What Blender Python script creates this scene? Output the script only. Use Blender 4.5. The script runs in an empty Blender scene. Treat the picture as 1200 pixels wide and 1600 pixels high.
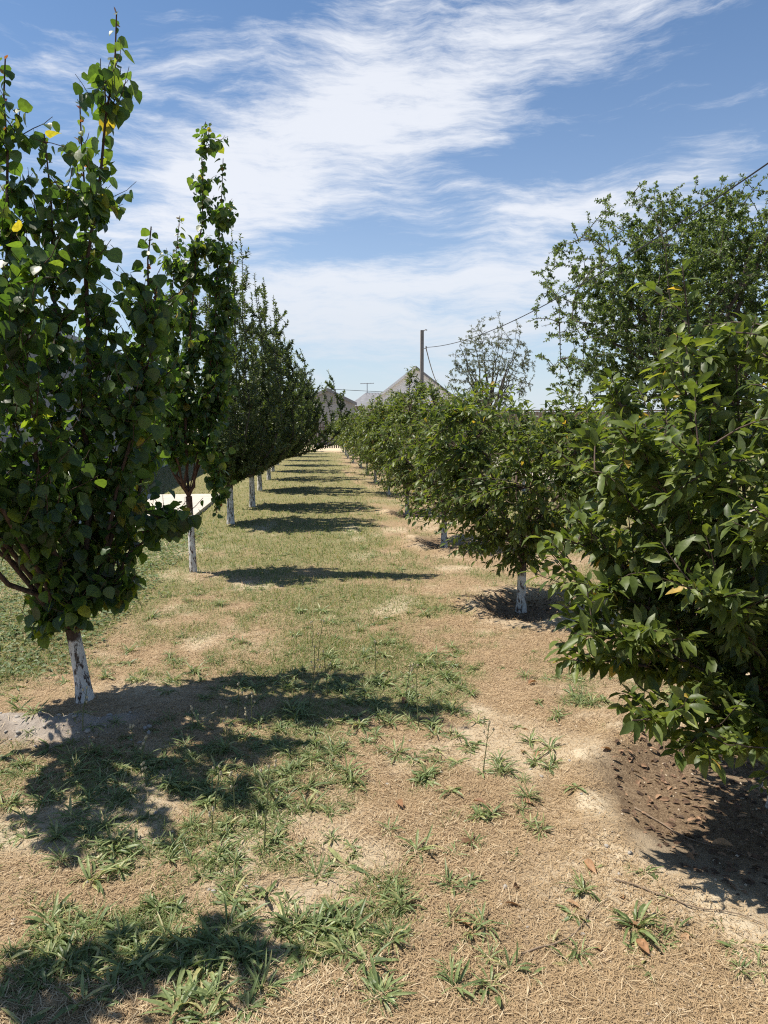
import bpy, math, random
import numpy as np
from mathutils import Matrix, Vector, Quaternion

S = bpy.context.scene
COL = S.collection

# ------------------------------------------------------------------ camera
CAM_H = 1.6
FPX, IMG_W, IMG_H, VPX, HORY = 1150.0, 1200.0, 1600.0, 483.0, 660.0
cam_data = bpy.data.cameras.new("camera")
cam_data.sensor_fit = 'HORIZONTAL'
cam_data.sensor_width = 36.0
cam_data.lens = 36.0 * FPX / IMG_W
cam_data.clip_end = 3000.0
cam_data.clip_start = 0.05
cam = bpy.data.objects.new("camera", cam_data)
COL.objects.link(cam)
PITCH = math.atan((IMG_H / 2 - HORY) / FPX)
YAW = math.atan((IMG_W / 2 - VPX) / FPX)
cam.location = (0, 0, CAM_H)
cam.rotation_euler = (math.pi / 2 - PITCH, 0, -YAW)
S.camera = cam
CAM_ROT = np.array(cam.rotation_euler.to_matrix())
CAM_P = np.array([0, 0, CAM_H])

# ------------------------------------------------------------------ sun, sky, exposure
SUN_V = Vector((-1.9, 0.30, 3.85)).normalized()
sun_data = bpy.data.lights.new("sun", 'SUN')
sun_data.energy = 5.0
sun_data.angle = math.radians(0.53)
sun_data.color = (1.0, 0.93, 0.82)
sun = bpy.data.objects.new("sun", sun_data)
sun.rotation_euler = SUN_V.to_track_quat('Z', 'Y').to_euler()
sun.location = SUN_V * 60
COL.objects.link(sun)

world = bpy.data.worlds.new("World")
S.world = world
world.use_nodes = True
SKY_STRENGTH = 0.095
# patches of cirrus: azimuth from the row direction, elevation, tilt, half axes (degrees), weight
CLOUDS = [
    (0.0, 18.5, 24, 12.0, 4.2, 0.50),
    (13.0, 23.5, 18, 12.0, 3.2, 0.52),
    (5.0, 26.0, 60, 8.0, 3.0, 0.30),
    (-9.0, 15.5, 20, 7.0, 3.2, 0.40),
    (-5.0, 20.5, 24, 7.0, 2.6, 0.16),
    (17.0, 14.2, 12, 9.0, 2.0, 0.62),
    (17.5, 10.6, 6, 7.0, 1.3, 0.55),
    (22.0, 8.6, 4, 8.0, 1.2, 0.24),
    (4.5, 9.8, 3, 10.0, 1.6, 0.66),
    (7.0, 6.6, -2, 15.0, 2.0, 0.66),
    (-15.0, 22.5, 14, 8.0, 2.0, 0.16),
    (28.0, 16.6, 25, 3.0, 1.0, 0.20),
    (29.0, 22.5, 15, 6.0, 4.0, -0.34),
    (16.0, 18.2, 16, 8.0, 1.5, -0.34),
    (3.0, 12.8, 4, 7.0, 0.9, -0.30),
    (-14.0, 26.5, 10, 7.0, 1.5, -0.22),
]

def build_world():
    nt = world.node_tree
    N, L = nt.nodes, nt.links
    N.clear()
    out = N.new('ShaderNodeOutputWorld')
    bg = N.new('ShaderNodeBackground')
    bg.inputs['Strength'].default_value = SKY_STRENGTH
    sky = N.new('ShaderNodeTexSky')
    sky.sky_type = 'NISHITA'
    sky.sun_disc = False
    sky.sun_elevation = math.asin(SUN_V.z)
    sky.sun_rotation = math.atan2(SUN_V.x, SUN_V.y)
    sky.altitude = 600
    sky.air_density = 1.0
    sky.dust_density = 0.6
    sky.ozone_density = 1.6
    tc = N.new('ShaderNodeTexCoord')
    sep = N.new('ShaderNodeSeparateXYZ')
    L.new(tc.outputs['Generated'], sep.inputs[0])

    def M(op, a, b=None, c=None):
        n = N.new('ShaderNodeMath'); n.operation = op
        for i, v in enumerate((a, b, c)):
            if v is None: continue
            if isinstance(v, (int, float)): n.inputs[i].default_value = v
            else: L.new(v, n.inputs[i])
        return n.outputs[0]
    az = M('MULTIPLY', M('ARCTAN2', sep.outputs[0], sep.outputs[1]), 180 / math.pi)
    el = M('MULTIPLY', M('ARCSINE', sep.outputs[2]), 180 / math.pi)
    comb = N.new('ShaderNodeCombineXYZ')
    L.new(az, comb.inputs[0]); L.new(el, comb.inputs[1])
    uv = comb.outputs[0]
    # warp
    wn = N.new('ShaderNodeTexNoise'); wn.inputs['Scale'].default_value = 0.09; wn.inputs['Detail'].default_value = 4
    L.new(uv, wn.inputs['Vector'])
    ws = N.new('ShaderNodeVectorMath'); ws.operation = 'SUBTRACT'; ws.inputs[1].default_value = (.5, .5, .5)
    L.new(wn.outputs['Color'], ws.inputs[0])
    wm = N.new('ShaderNodeVectorMath'); wm.operation = 'MULTIPLY'; wm.inputs[1].default_value = (6, 3.2, 0)
    L.new(ws.outputs[0], wm.inputs[0])
    wa = N.new('ShaderNodeVectorMath'); wa.operation = 'ADD'
    L.new(uv, wa.inputs[0]); L.new(wm.outputs[0], wa.inputs[1])

    def noise(vec, rot, scale_xy, scale, detail, rough):
        mp = N.new('ShaderNodeMapping')
        mp.inputs['Rotation'].default_value = (0, 0, math.radians(rot))
        mp.inputs['Scale'].default_value = (scale_xy[0], scale_xy[1], 1)
        L.new(vec, mp.inputs['Vector'])
        nn = N.new('ShaderNodeTexNoise')
        nn.inputs['Scale'].default_value = scale
        nn.inputs['Detail'].default_value = detail
        nn.inputs['Roughness'].default_value = rough
        L.new(mp.outputs[0], nn.inputs['Vector'])
        return nn.outputs['Fac']
    streak = noise(wa.outputs[0], -27, (0.060, 0.34), 1.0, 10, 0.64)
    puff = noise(wa.outputs[0], -10, (0.10, 0.20), 1.0, 8, 0.58)
    fine = noise(wa.outputs[0], -33, (0.17, 1.05), 1.0, 8, 0.70)
    total = None
    for (a, e, rot, rx, ry, w) in CLOUDS:
        mp = N.new('ShaderNodeMapping'); mp.vector_type = 'TEXTURE'
        mp.inputs['Location'].default_value = (a, e, 0)
        mp.inputs['Rotation'].default_value = (0, 0, math.radians(rot))
        mp.inputs['Scale'].default_value = (rx, ry, 1)
        L.new(wa.outputs[0], mp.inputs['Vector'])
        ln = N.new('ShaderNodeVectorMath'); ln.operation = 'DOT_PRODUCT'
        L.new(mp.outputs[0], ln.inputs[0]); L.new(mp.outputs[0], ln.inputs[1])
        g = M('MULTIPLY', M('EXPONENT', M('MULTIPLY', ln.outputs['Value'], -0.9)), w)
        total = g if total is None else M('ADD', total, g)
    mixn = M('ADD', M('MULTIPLY', streak, 0.58), M('ADD', M('MULTIPLY', puff, 0.32), M('MULTIPLY', fine, 0.40)))
    # mixn about 0.65 on average
    d = M('ADD', M('MULTIPLY', M('SUBTRACT', mixn, 0.655), 3.3), M('ADD', total, 0.0))
    mr = N.new('ShaderNodeMapRange'); mr.interpolation_type = 'SMOOTHSTEP'
    mr.inputs['From Min'].default_value = -0.08; mr.inputs['From Max'].default_value = 0.80
    mr.inputs['To Min'].default_value = 0.0; mr.inputs['To Max'].default_value = 0.92
    L.new(d, mr.inputs['Value'])
    # low small cumulus and a pale band near the horizon
    cum = noise(uv, 0, (0.22, 0.42), 1.0, 9, 0.55)
    cb = M('MULTIPLY', M('SUBTRACT', 1.0, M('SMOOTH_MIN', 1.0, M('DIVIDE', M('ABSOLUTE', M('SUBTRACT', el, 3.4)), 3.2), 0.2)), 1.0)
    cmr = N.new('ShaderNodeMapRange'); cmr.interpolation_type = 'SMOOTHSTEP'
    cmr.inputs['From Min'].default_value = 0.52; cmr.inputs['From Max'].default_value = 0.66
    L.new(cum, cmr.inputs['Value'])
    cdens = M('MULTIPLY', M('MULTIPLY', cmr.outputs[0], M('MAXIMUM', cb, 0.0)), 0.7)
    fac = M('MAXIMUM', mr.outputs[0], cdens)
    hz = M('MULTIPLY', M('EXPONENT', M('MULTIPLY', M('MAXIMUM', el, 0.0), -0.115)), 0.95)
    fac = M('SUBTRACT', 1.0, M('MULTIPLY', M('SUBTRACT', 1.0, fac), M('SUBTRACT', 1.0, hz)))
    tint = N.new('ShaderNodeMix'); tint.data_type = 'RGBA'; tint.blend_type = 'MULTIPLY'
    tint.inputs['Factor'].default_value = 1.0
    L.new(sky.outputs[0], tint.inputs['A'])
    tint.inputs['B'].default_value = (0.60, 0.78, 0.90, 1)
    mix = N.new('ShaderNodeMix'); mix.data_type = 'RGBA'
    L.new(fac, mix.inputs['Factor'])
    L.new(tint.outputs['Result'], mix.inputs['A'])
    cr = N.new('ShaderNodeMapRange'); cr.interpolation_type = 'SMOOTHSTEP'
    cr.inputs['From Min'].default_value = 2.0; cr.inputs['From Max'].default_value = 15.0
    L.new(el, cr.inputs['Value'])
    cm = N.new('ShaderNodeMix'); cm.data_type = 'RGBA'
    L.new(cr.outputs[0], cm.inputs['Factor'])
    cm.inputs['A'].default_value = (4.75, 5.15, 5.65, 1); cm.inputs['B'].default_value = (5.75, 5.95, 6.4, 1)
    L.new(cm.outputs['Result'], mix.inputs['B'])
    L.new(mix.outputs['Result'], bg.inputs['Color'])
    L.new(bg.outputs[0], out.inputs[0])
build_world()

S.view_settings.view_transform = 'Standard'
S.view_settings.look = 'None'
S.view_settings.exposure = 0.70
S.view_settings.gamma = 1.0
S.view_settings.use_curve_mapping = False
S.render.engine = 'CYCLES'
S.cycles.max_bounces = 8
S.cycles.transmission_bounces = 6
S.cycles.diffuse_bounces = 4
S.cycles.glossy_bounces = 2
S.cycles.use_denoising = False
S.cycles.pixel_filter_type = 'BLACKMAN_HARRIS'
S.cycles.filter_width = 1.15

# ------------------------------------------------------------------ helpers
def nrmz(v):
    n = np.linalg.norm(v, axis=-1, keepdims=True)
    return v / np.maximum(n, 1e-9)

def project(P):
    """world points -> photo pixels and depth (used to choose which leaves show largest)"""
    q = (np.asarray(P) - CAM_P) @ CAM_ROT
    z = -q[:, 2]
    zz = np.where(z > 1e-3, z, 1e-3)
    return IMG_W / 2 + FPX * q[:, 0] / zz, IMG_H / 2 - FPX * q[:, 1] / zz, z

def mesh_tris(name, V, T, smooth=False, mats=(), mat_idx=None):
    me = bpy.data.meshes.new(name)
    V = np.asarray(V, dtype=np.float32); T = np.asarray(T, dtype=np.int32)
    n = len(T)
    me.vertices.add(len(V)); me.vertices.foreach_set('co', V.ravel())
    me.loops.add(n * 3); me.loops.foreach_set('vertex_index', T.ravel())
    me.polygons.add(n)
    me.polygons.foreach_set('loop_start', np.arange(0, n * 3, 3, dtype=np.int32))
    me.polygons.foreach_set('loop_total', np.full(n, 3, dtype=np.int32))
    for m in mats: me.materials.append(m)
    if mat_idx is not None: me.polygons.foreach_set('material_index', np.asarray(mat_idx, dtype=np.int32))
    me.polygons.foreach_set('use_smooth', np.full(n, bool(smooth)))
    me.update(calc_edges=True)
    return me

def link(name, data, parent=None, mat=None):
    o = bpy.data.objects.new(name, data)
    COL.objects.link(o)
    if parent is not None: o.parent = parent
    if mat is not None and data is not None and not data.materials: data.materials.append(mat)
    return o

def tag(o, label, cat, group=None, kind=None):
    if label: o['label'] = label
    if cat: o['category'] = cat
    if group: o['group'] = group
    if kind: o['kind'] = kind
    return o

def thing(name, loc, label, cat, group=None, rz=0.0):
    o = bpy.data.objects.new(name, None)
    o.empty_display_size = 0.2
    o.location = loc; o.rotation_euler = (0, 0, rz)
    COL.objects.link(o)
    return tag(o, label, cat, group)

class MB:
    """collects boxes, prisms and tubes into one triangle mesh"""
    def __init__(self): self.V = []; self.T = []; self.n = 0
    def add(self, V, T):
        self.V.append(np.asarray(V, float)); self.T.append(np.asarray(T, int) + self.n); self.n += len(V)
    def box(self, x0, x1, y0, y1, z0, z1):
        V = [(x, y, z) for x in (x0, x1) for y in (y0, y1) for z in (z0, z1)]
        q = [(0, 1, 3, 2), (4, 6, 7, 5), (0, 4, 5, 1), (2, 3, 7, 6), (0, 2, 6, 4), (1, 5, 7, 3)]
        T = []
        for a, b, c, d in q: T += [(a, b, c), (a, c, d)]
        self.add(V, T)
    def poly(self, pts, off):
        """flat polygon (convex) extruded by the vector off"""
        k = len(pts); P = np.array(pts, float); off = np.array(off, float)
        V = np.vstack([P, P + off]); T = []
        for i in range(1, k - 1): T += [(0, i + 1, i), (k, k + i, k + i + 1)]
        for i in range(k):
            j = (i + 1) % k
            T += [(i, j, k + j), (i, k + j, k + i)]
        self.add(V, T)
    def tube(self, P, R, n=5, cap=False):
        P = np.asarray(P, float); R = np.broadcast_to(np.asarray(R, float), (len(P),))
        k = len(P)
        tg = nrmz(np.gradient(P, axis=0))
        ref = np.array([0.31, 0.77, 0.55]) if abs(tg[0] @ np.array([0.31, 0.77, 0.55])) < .9 else np.array([1., 0, 0])
        a = nrmz(np.cross(tg, ref)); b = np.cross(tg, a)
        th = np.arange(n) * 2 * math.pi / n
        V = P[:, None, :] + R[:, None, None] * (np.cos(th)[None, :, None] * a[:, None, :] + np.sin(th)[None, :, None] * b[:, None, :])
        V = V.reshape(-1, 3)
        i = np.arange(k - 1)[:, None] * n; j = np.arange(n)[None, :]; j2 = (j + 1) % n
        q0 = (i + j).ravel(); q1 = (i + j2).ravel(); q2 = (i + n + j2).ravel(); q3 = (i + n + j).ravel()
        T = np.vstack([np.stack([q0, q1, q2], 1), np.stack([q0, q2, q3], 1)])
        if cap:
            V = np.vstack([V, P[-1:]]); c = len(V) - 1
            T = np.vstack([T, np.stack([(k - 1) * n + np.arange(n), (k - 1) * n + (np.arange(n) + 1) % n, np.full(n, c)], 1)])
        self.add(V, T)
    def build(self, name, mat, parent=None, smooth=False, loc=None):
        me = mesh_tris(name, np.vstack(self.V), np.vstack(self.T), smooth, [mat])
        o = link(name, me, parent)
        if loc is not None: o.location = loc
        return o

# --- value noise used for terrain and plant cover
def _hash(ix, iy, seed):
    h = (ix * 374761393 + iy * 668265263 + seed * 974634513) & 0xffffffff
    h = ((h ^ (h >> 13)) * 1274126177) & 0xffffffff
    return ((h ^ (h >> 16)) & 0xffff) / 65535.0

def vnoise(x, y, seed=0):
    x = np.asarray(x, float); y = np.asarray(y, float)
    ix = np.floor(x).astype(np.int64); iy = np.floor(y).astype(np.int64)
    fx = x - ix; fy = y - iy
    fx = fx * fx * (3 - 2 * fx); fy = fy * fy * (3 - 2 * fy)
    a = _hash(ix, iy, seed); b = _hash(ix + 1, iy, seed); c = _hash(ix, iy + 1, seed); d = _hash(ix + 1, iy + 1, seed)
    return (a * (1 - fx) + b * fx) * (1 - fy) + (c * (1 - fx) + d * fx) * fy

def fbm(x, y, seed=0, oct=4):
    s = 0; a = .5
    for o in range(oct):
        s = s + a * vnoise(np.asarray(x) * 2 ** o + o * 17.3, np.asarray(y) * 2 ** o - o * 9.1, seed + o); a *= .5
    return s / (1 - .5 ** oct)

def sstep(a, b, v):
    t = np.clip((v - a) / (b - a), 0, 1)
    return t * t * (3 - 2 * t)

# ------------------------------------------------------------------ materials
def new_mat(name):
    m = bpy.data.materials.new(name); m.use_nodes = True
    nt = m.node_tree; nt.nodes.clear()
    out = nt.nodes.new('ShaderNodeOutputMaterial')
    return m, nt, out

def ramp(nt, stops, fac):
    r = nt.nodes.new('ShaderNodeValToRGB')
    e = r.color_ramp.elements
    while len(e) < len(stops): e.new(0.5)
    for el, (p, c) in zip(e, stops):
        el.position = p; el.color = (c[0], c[1], c[2], 1)
    nt.links.new(fac, r.inputs[0])
    return r.outputs[0]

def rand_fac(nt):
    g = nt.nodes.new('ShaderNodeNewGeometry'); oi = nt.nodes.new('ShaderNodeObjectInfo')
    a = nt.nodes.new('ShaderNodeMath'); a.operation = 'ADD'
    nt.links.new(g.outputs['Random Per Island'], a.inputs[0]); nt.links.new(oi.outputs['Random'], a.inputs[1])
    f = nt.nodes.new('ShaderNodeMath'); f.operation = 'FRACT'
    nt.links.new(a.outputs[0], f.inputs[0])
    return f.outputs[0], g

def leaf_mat(name, stops, back, trans_gain, trans=0.35, rough=0.42, spec=0.5, wobble=1.0):
    m, nt, out = new_mat(name)
    N, L = nt.nodes, nt.links
    f, g = rand_fac(nt)
    col = ramp(nt, stops, f)
    # faint mottling along the blade
    tc = N.new('ShaderNodeTexCoord')
    nz = N.new('ShaderNodeTexNoise'); nz.inputs['Scale'].default_value = 60.0; nz.inputs['Detail'].default_value = 2
    L.new(g.outputs['Position'], nz.inputs['Vector'])
    hs = N.new('ShaderNodeHueSaturation')
    mr = N.new('ShaderNodeMapRange'); mr.inputs['From Min'].default_value = .3; mr.inputs['From Max'].default_value = .7
    mr.inputs['To Min'].default_value = 1 - .22 * wobble; mr.inputs['To Max'].default_value = 1 + .25 * wobble
    L.new(nz.outputs['Fac'], mr.inputs['Value']); L.new(mr.outputs[0], hs.inputs['Value'])
    L.new(col, hs.inputs['Color'])
    mixb = N.new('ShaderNodeMix'); mixb.data_type = 'RGBA'
    L.new(g.outputs['Backfacing'], mixb.inputs['Factor'])
    L.new(hs.outputs[0], mixb.inputs['A']); mixb.inputs['B'].default_value = (*back, 1)
    p = N.new('ShaderNodeBsdfPrincipled')
    p.inputs['Roughness'].default_value = rough
    p.inputs['Specular IOR Level'].default_value = spec
    L.new(mixb.outputs['Result'], p.inputs['Base Color'])
    bp = N.new('ShaderNodeBump'); bp.inputs['Strength'].default_value = .25; bp.inputs['Distance'].default_value = .004
    L.new(nz.outputs['Fac'], bp.inputs['Height']); L.new(bp.outputs[0], p.inputs['Normal'])
    t = N.new('ShaderNodeBsdfTranslucent')
    tm = N.new('ShaderNodeMix'); tm.data_type = 'RGBA'; tm.blend_type = 'MULTIPLY'; tm.inputs['Factor'].default_value = 1
    L.new(hs.outputs[0], tm.inputs['A']); tm.inputs['B'].default_value = (*trans_gain, 1)
    L.new(tm.outputs['Result'], t.inputs['Color'])
    ms = N.new('ShaderNodeMixShader'); ms.inputs[0].default_value = trans
    L.new(p.outputs[0], ms.inputs[1]); L.new(t.outputs[0], ms.inputs[2])
    L.new(ms.outputs[0], out.inputs[0])
    return m

def simple_mat(name, c1, c2, scale=8.0, rough=0.85, bump=0.2, bdist=0.01, detail=6, spec=0.3, stretch=(1, 1, 1), metallic=0.0):
    m, nt, out = new_mat(name)
    N, L = nt.nodes, nt.links
    tc = N.new('ShaderNodeTexCoord')
    mp = N.new('ShaderNodeMapping'); mp.inputs['Scale'].default_value = stretch
    L.new(tc.outputs['Object'], mp.inputs[0])
    nz = N.new('ShaderNodeTexNoise'); nz.inputs['Scale'].default_value = scale; nz.inputs['Detail'].default_value = detail
    nz.inputs['Roughness'].default_value = .65
    L.new(mp.outputs[0], nz.inputs['Vector'])
    col = ramp(nt, [(.3, c1), (.7, c2)], nz.outputs['Fac'])
    p = N.new('ShaderNodeBsdfPrincipled'); p.inputs['Roughness'].default_value = rough
    p.inputs['Specular IOR Level'].default_value = spec; p.inputs['Metallic'].default_value = metallic
    L.new(col, p.inputs['Base Color'])
    b = N.new('ShaderNodeBump'); b.inputs['Strength'].default_value = bump; b.inputs['Distance'].default_value = bdist
    L.new(nz.outputs['Fac'], b.inputs['Height']); L.new(b.outputs[0], p.inputs['Normal'])
    L.new(p.outputs[0], out.inputs[0])
    return m

def bark_mat(name, bark1, bark2, wash_h, wash=(.68, .66, .62)):
    """bark with a whitewashed foot up to wash_h metres, worn through in dark flecks"""
    m, nt, out = new_mat(name)
    N, L = nt.nodes, nt.links
    tc = N.new('ShaderNodeTexCoord'); sp = N.new('ShaderNodeSeparateXYZ'); L.new(tc.outputs['Object'], sp.inputs[0])
    mp = N.new('ShaderNodeMapping'); mp.inputs['Scale'].default_value = (1, 1, .35); L.new(tc.outputs['Object'], mp.inputs[0])
    n1 = N.new('ShaderNodeTexNoise'); n1.inputs['Scale'].default_value = 55; n1.inputs['Detail'].default_value = 5; L.new(mp.outputs[0], n1.inputs[0])
    bark = ramp(nt, [(.3, bark1), (.7, bark2)], n1.outputs['Fac'])
    n2 = N.new('ShaderNodeTexNoise'); n2.inputs['Scale'].default_value = 34; n2.inputs['Detail'].default_value = 6; n2.inputs['Roughness'].default_value = .7
    L.new(mp.outputs[0], n2.inputs[0])
    n3 = N.new('ShaderNodeTexNoise'); n3.inputs['Scale'].default_value = 16; L.new(tc.outputs['Object'], n3.inputs[0])
    a = N.new('ShaderNodeMath'); a.operation = 'MULTIPLY_ADD'; a.inputs[1].default_value = .16; L.new(n3.outputs['Fac'], a.inputs[0]); L.new(sp.outputs[2], a.inputs[2])
    lo = N.new('ShaderNodeMapRange'); lo.inputs['From Min'].default_value = wash_h + .06; lo.inputs['From Max'].default_value = wash_h + .09
    lo.inputs['To Min'].default_value = 1; lo.inputs['To Max'].default_value = 0; L.new(a.outputs[0], lo.inputs['Value'])
    fl = N.new('ShaderNodeMapRange'); fl.inputs['From Min'].default_value = .43; fl.inputs['From Max'].default_value = .49; L.new(n2.outputs['Fac'], fl.inputs['Value'])
    mu = N.new('ShaderNodeMath'); mu.operation = 'MULTIPLY'; L.new(lo.outputs[0], mu.inputs[0]); L.new(fl.outputs[0], mu.inputs[1])
    wcol = ramp(nt, [(.35, tuple(c * .72 for c in wash)), (.65, wash)], n3.outputs['Fac'])
    mx = N.new('ShaderNodeMix'); mx.data_type = 'RGBA'; L.new(mu.outputs[0], mx.inputs['Factor']); L.new(bark, mx.inputs['A']); L.new(wcol, mx.inputs['B'])
    p = N.new('ShaderNodeBsdfPrincipled'); p.inputs['Roughness'].default_value = .9; p.inputs['Specular IOR Level'].default_value = .2
    L.new(mx.outputs['Result'], p.inputs['Base Color'])
    b = N.new('ShaderNodeBump'); b.inputs['Strength'].default_value = .7; b.inputs['Distance'].default_value = .006
    L.new(n2.outputs['Fac'], b.inputs['Height']); L.new(b.outputs[0], p.inputs['Normal'])
    L.new(p.outputs[0], out.inputs[0])
    return m

MAT = {}
MAT['apricot'] = leaf_mat('apricot_leaf', [(0, (.024, .052, .016)), (.45, (.040, .076, .022)), (.8, (.066, .108, .027)), (.95, (.11, .155, .030)), (.985, (.15, .165, .03)), (1, (.26, .19, .04))],
                          (.070, .125, .050), (3.0, 2.9, .85), .44, .40, .45)
MAT['apricot_young'] = leaf_mat('apricot_young_leaf', [(0, (.22, .06, .03)), (.5, (.15, .10, .03)), (1, (.10, .14, .03))], (.18, .12, .05), (2.2, 1.8, 1.2), .4, .4, .4)
MAT['cherry'] = leaf_mat('cherry_leaf', [(0, (.040, .064, .016)), (.5, (.082, .115, .026)), (.9, (.125, .160, .036)), (.988, (.17, .195, .045)), (.993, (.40, .30, .07)), (1, (.38, .24, .06))],
                         (.105, .135, .058), (2.3, 2.3, .8), .34, .46, .38)
MAT['apple'] = leaf_mat('apple_leaf', [(0, (.036, .056, .020)), (.5, (.062, .088, .030)), (1, (.105, .132, .046))], (.085, .115, .060), (2.2, 2.3, .9), .28, .45, .4)
MAT['elm'] = leaf_mat('elm_leaf', [(0, (.058, .090, .030)), (.6, (.095, .138, .045)), (1, (.15, .19, .065))], (.085, .13, .05), (2.2, 2.2, .9), .33, .45, .4)
MAT['silver'] = leaf_mat('silver_leaf', [(0, (.085, .105, .060)), (.6, (.12, .14, .085)), (1, (.17, .18, .12))], (.20, .22, .16), (1.4, 1.4, .9), .3, .5, .3)
MAT['weed'] = leaf_mat('weed_leaf', [(0, (.085, .122, .042)), (.4, (.14, .185, .070)), (.85, (.22, .265, .110)), (1, (.36, .33, .15))], (.15, .19, .10), (1.7, 1.7, 1.0), .3, .45, .4)
MAT['grass'] = leaf_mat('grass_blade', [(0, (.075, .118, .034)), (.5, (.118, .165, .050)), (.85, (.18, .21, .075)), (1, (.33, .28, .12))], (.14, .18, .06), (1.8, 1.8, .9), .3, .55, .3)
MAT['clover'] = leaf_mat('clover_leaf', [(0, (.08, .12, .048)), (.6, (.13, .175, .08)), (1, (.20, .225, .12))], (.13, .18, .09), (1.8, 1.8, .9), .3, .55, .3)
MAT['straw'] = leaf_mat('dry_straw', [(0, (.06, .037, .020)), (.25, (.19, .125, .070)), (.45, (.42, .305, .185)), (.75, (.66, .52, .345)), (1, (.86, .75, .55))], (.36, .26, .15), (1.1, 1, .8), .15, .7, .25)
MAT['pale_straw'] = leaf_mat('pale_straw', [(0, (.07, .045, .025)), (.25, (.12, .08, .045)), (.3, (.62, .50, .32)), (1, (.86, .77, .58))], (.5, .4, .26), (1.1, 1, .8), .15, .7, .25)
MAT['dead_leaf'] = leaf_mat('dead_leaf', [(0, (.14, .075, .04)), (.5, (.28, .155, .08)), (1, (.44, .30, .17))], (.36, .22, .12), (1.2, 1, .6), .2, .6, .3)
MAT['mulch'] = leaf_mat('leaf_litter', [(0, (.05, .032, .02)), (.6, (.14, .085, .054)), (1, (.32, .20, .12))], (.10, .065, .04), (1.1, 1, .6), .15, .65, .3)  # dead leaves, toned darker for the shade under the cherries
MAT['apricot_bark'] = bark_mat('apricot_bark', (.034, .023, .018), (.10, .070, .055), .38)
MAT['apricot_bark_high'] = bark_mat('apricot_bark_tall_wash', (.045, .024, .018), (.13, .075, .055), .66)
MAT['apple_bark'] = bark_mat('apple_bark', (.04, .032, .026), (.12, .10, .085), .56)
MAT['cherry_bark'] = bark_mat('cherry_bark', (.045, .032, .026), (.15, .11, .09), .36, (.62, .60, .55))
MAT['plain_bark'] = bark_mat('plain_bark', (.045, .038, .032), (.13, .11, .095), -5.0)
MAT['stem'] = simple_mat('weed_stem', (.09, .11, .045), (.17, .18, .08), 40)
MAT['seed'] = simple_mat('seed_head', (.38, .32, .20), (.58, .52, .38), 60)
MAT['twig'] = simple_mat('dry_twig', (.12, .085, .055), (.28, .21, .15), 60)
MAT['stone'] = simple_mat('field_stone', (.24, .22, .20), (.46, .43, .39), 30, bump=.5)
MAT['crumb'] = simple_mat('soil_crumb', (.26, .19, .125), (.60, .50, .37), 14, bump=.4)
MAT['concrete'] = simple_mat('concrete_slab', (.40, .37, .32), (.54, .50, .44), 3.5, bump=.25, bdist=.004)
MAT['plaster'] = simple_mat('grey_plaster', (.25, .25, .255), (.34, .34, .345), 2.2, bump=.35, bdist=.006)
MAT['plinth'] = simple_mat('plinth_concrete', (.28, .29, .31), (.38, .39, .41), 5)
MAT['pole'] = simple_mat('pole_concrete', (.19, .165, .145), (.30, .265, .24), 6, stretch=(1, 1, .2))
MAT['cable'] = simple_mat('black_cable', (.02, .02, .022), (.035, .035, .04), 20, rough=.5)
MAT['steel'] = simple_mat('grey_steel', (.20, .20, .21), (.32, .32, .33), 10, rough=.5, metallic=.4)
MAT['white_wall'] = simple_mat('pale_gable', (.74, .75, .76), (.82, .82, .83), 1.5)
MAT['white_trim'] = simple_mat('white_board', (.74, .74, .74), (.82, .82, .82), 4)
MAT['roof_sheet'] = simple_mat('roof_sheet', (.15, .15, .16), (.24, .24, .25), 3, rough=.6)
MAT['grey_sheet'] = simple_mat('weathered_sheet', (.25, .24, .235), (.38, .37, .36), 2.5, stretch=(3, 1, .3))
MAT['brown_wall'] = simple_mat('brown_block', (.24, .21, .19), (.36, .32, .285), 3)
MAT['old_wood'] = simple_mat('old_wood', (.055, .045, .038), (.16, .135, .115), 6, stretch=(4, 4, .6))
MAT['brown_wood'] = simple_mat('brown_wood', (.13, .095, .07), (.25, .195, .15), 5, stretch=(1, 1, 3))
MAT['gravel'] = simple_mat('pale_track', (.30, .26, .215), (.46, .41, .35), 9, bump=.6, bdist=.02)

# ------------------------------------------------------------------ layout (metres; rows run along +y)
LEFT_X, RIGHT_X = -1.275, 1.80
APRICOTS = [(-1.50, 1.12), (-1.285, 4.18), (-1.235, 7.83)]
APPLE_Y = [11.65, 14.15, 17.5, 21.0, 24.4, 27.9, 31.3, 34.8, 38.2, 41.5]
CHERRY_Y = [2.92, 6.34, 9.68, 12.9, 16.2, 19.5, 22.8, 26.1, 29.4, 33.0, 36.5, 40.0]
CHERRY2 = [(4.75, 10.1), (4.85, 13.4), (5.0, 16.8), (4.95, 20.2), (5.0, 23.4), (5.05, 26.8)]
BASINS = [(1.90, 2.72, .60, .86), (1.84, 6.15, .42, .52), (1.8, 9.6, .40, .5), (1.75, 12.8, .36, .5)]
PAD = (-9.0, -1.93, 11.1, 16.4)
TRACK = (5.9, 8.4)

def basin_r(x, y):
    r = np.full(np.shape(x), 9.0)
    for (cx, cy, rx, ry) in BASINS:
        wob = 1 + .34 * (fbm(np.asarray(x) * 2.3, np.asarray(y) * 2.3, 40, 4) - .5) * 2
        r = np.minimum(r, np.hypot((x - cx) / rx, (y - cy) / ry) / wob)
    return r

def rubble(x, y):
    """grey crumbly ridge in front of the first apricot tree"""
    t = np.asarray(x) + 1.35
    return np.exp(-(t / .42) ** 4) * np.exp(-((y - 3.78 - .10 * t + .05 * np.sin(x * 9)) / .13) ** 2)

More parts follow.
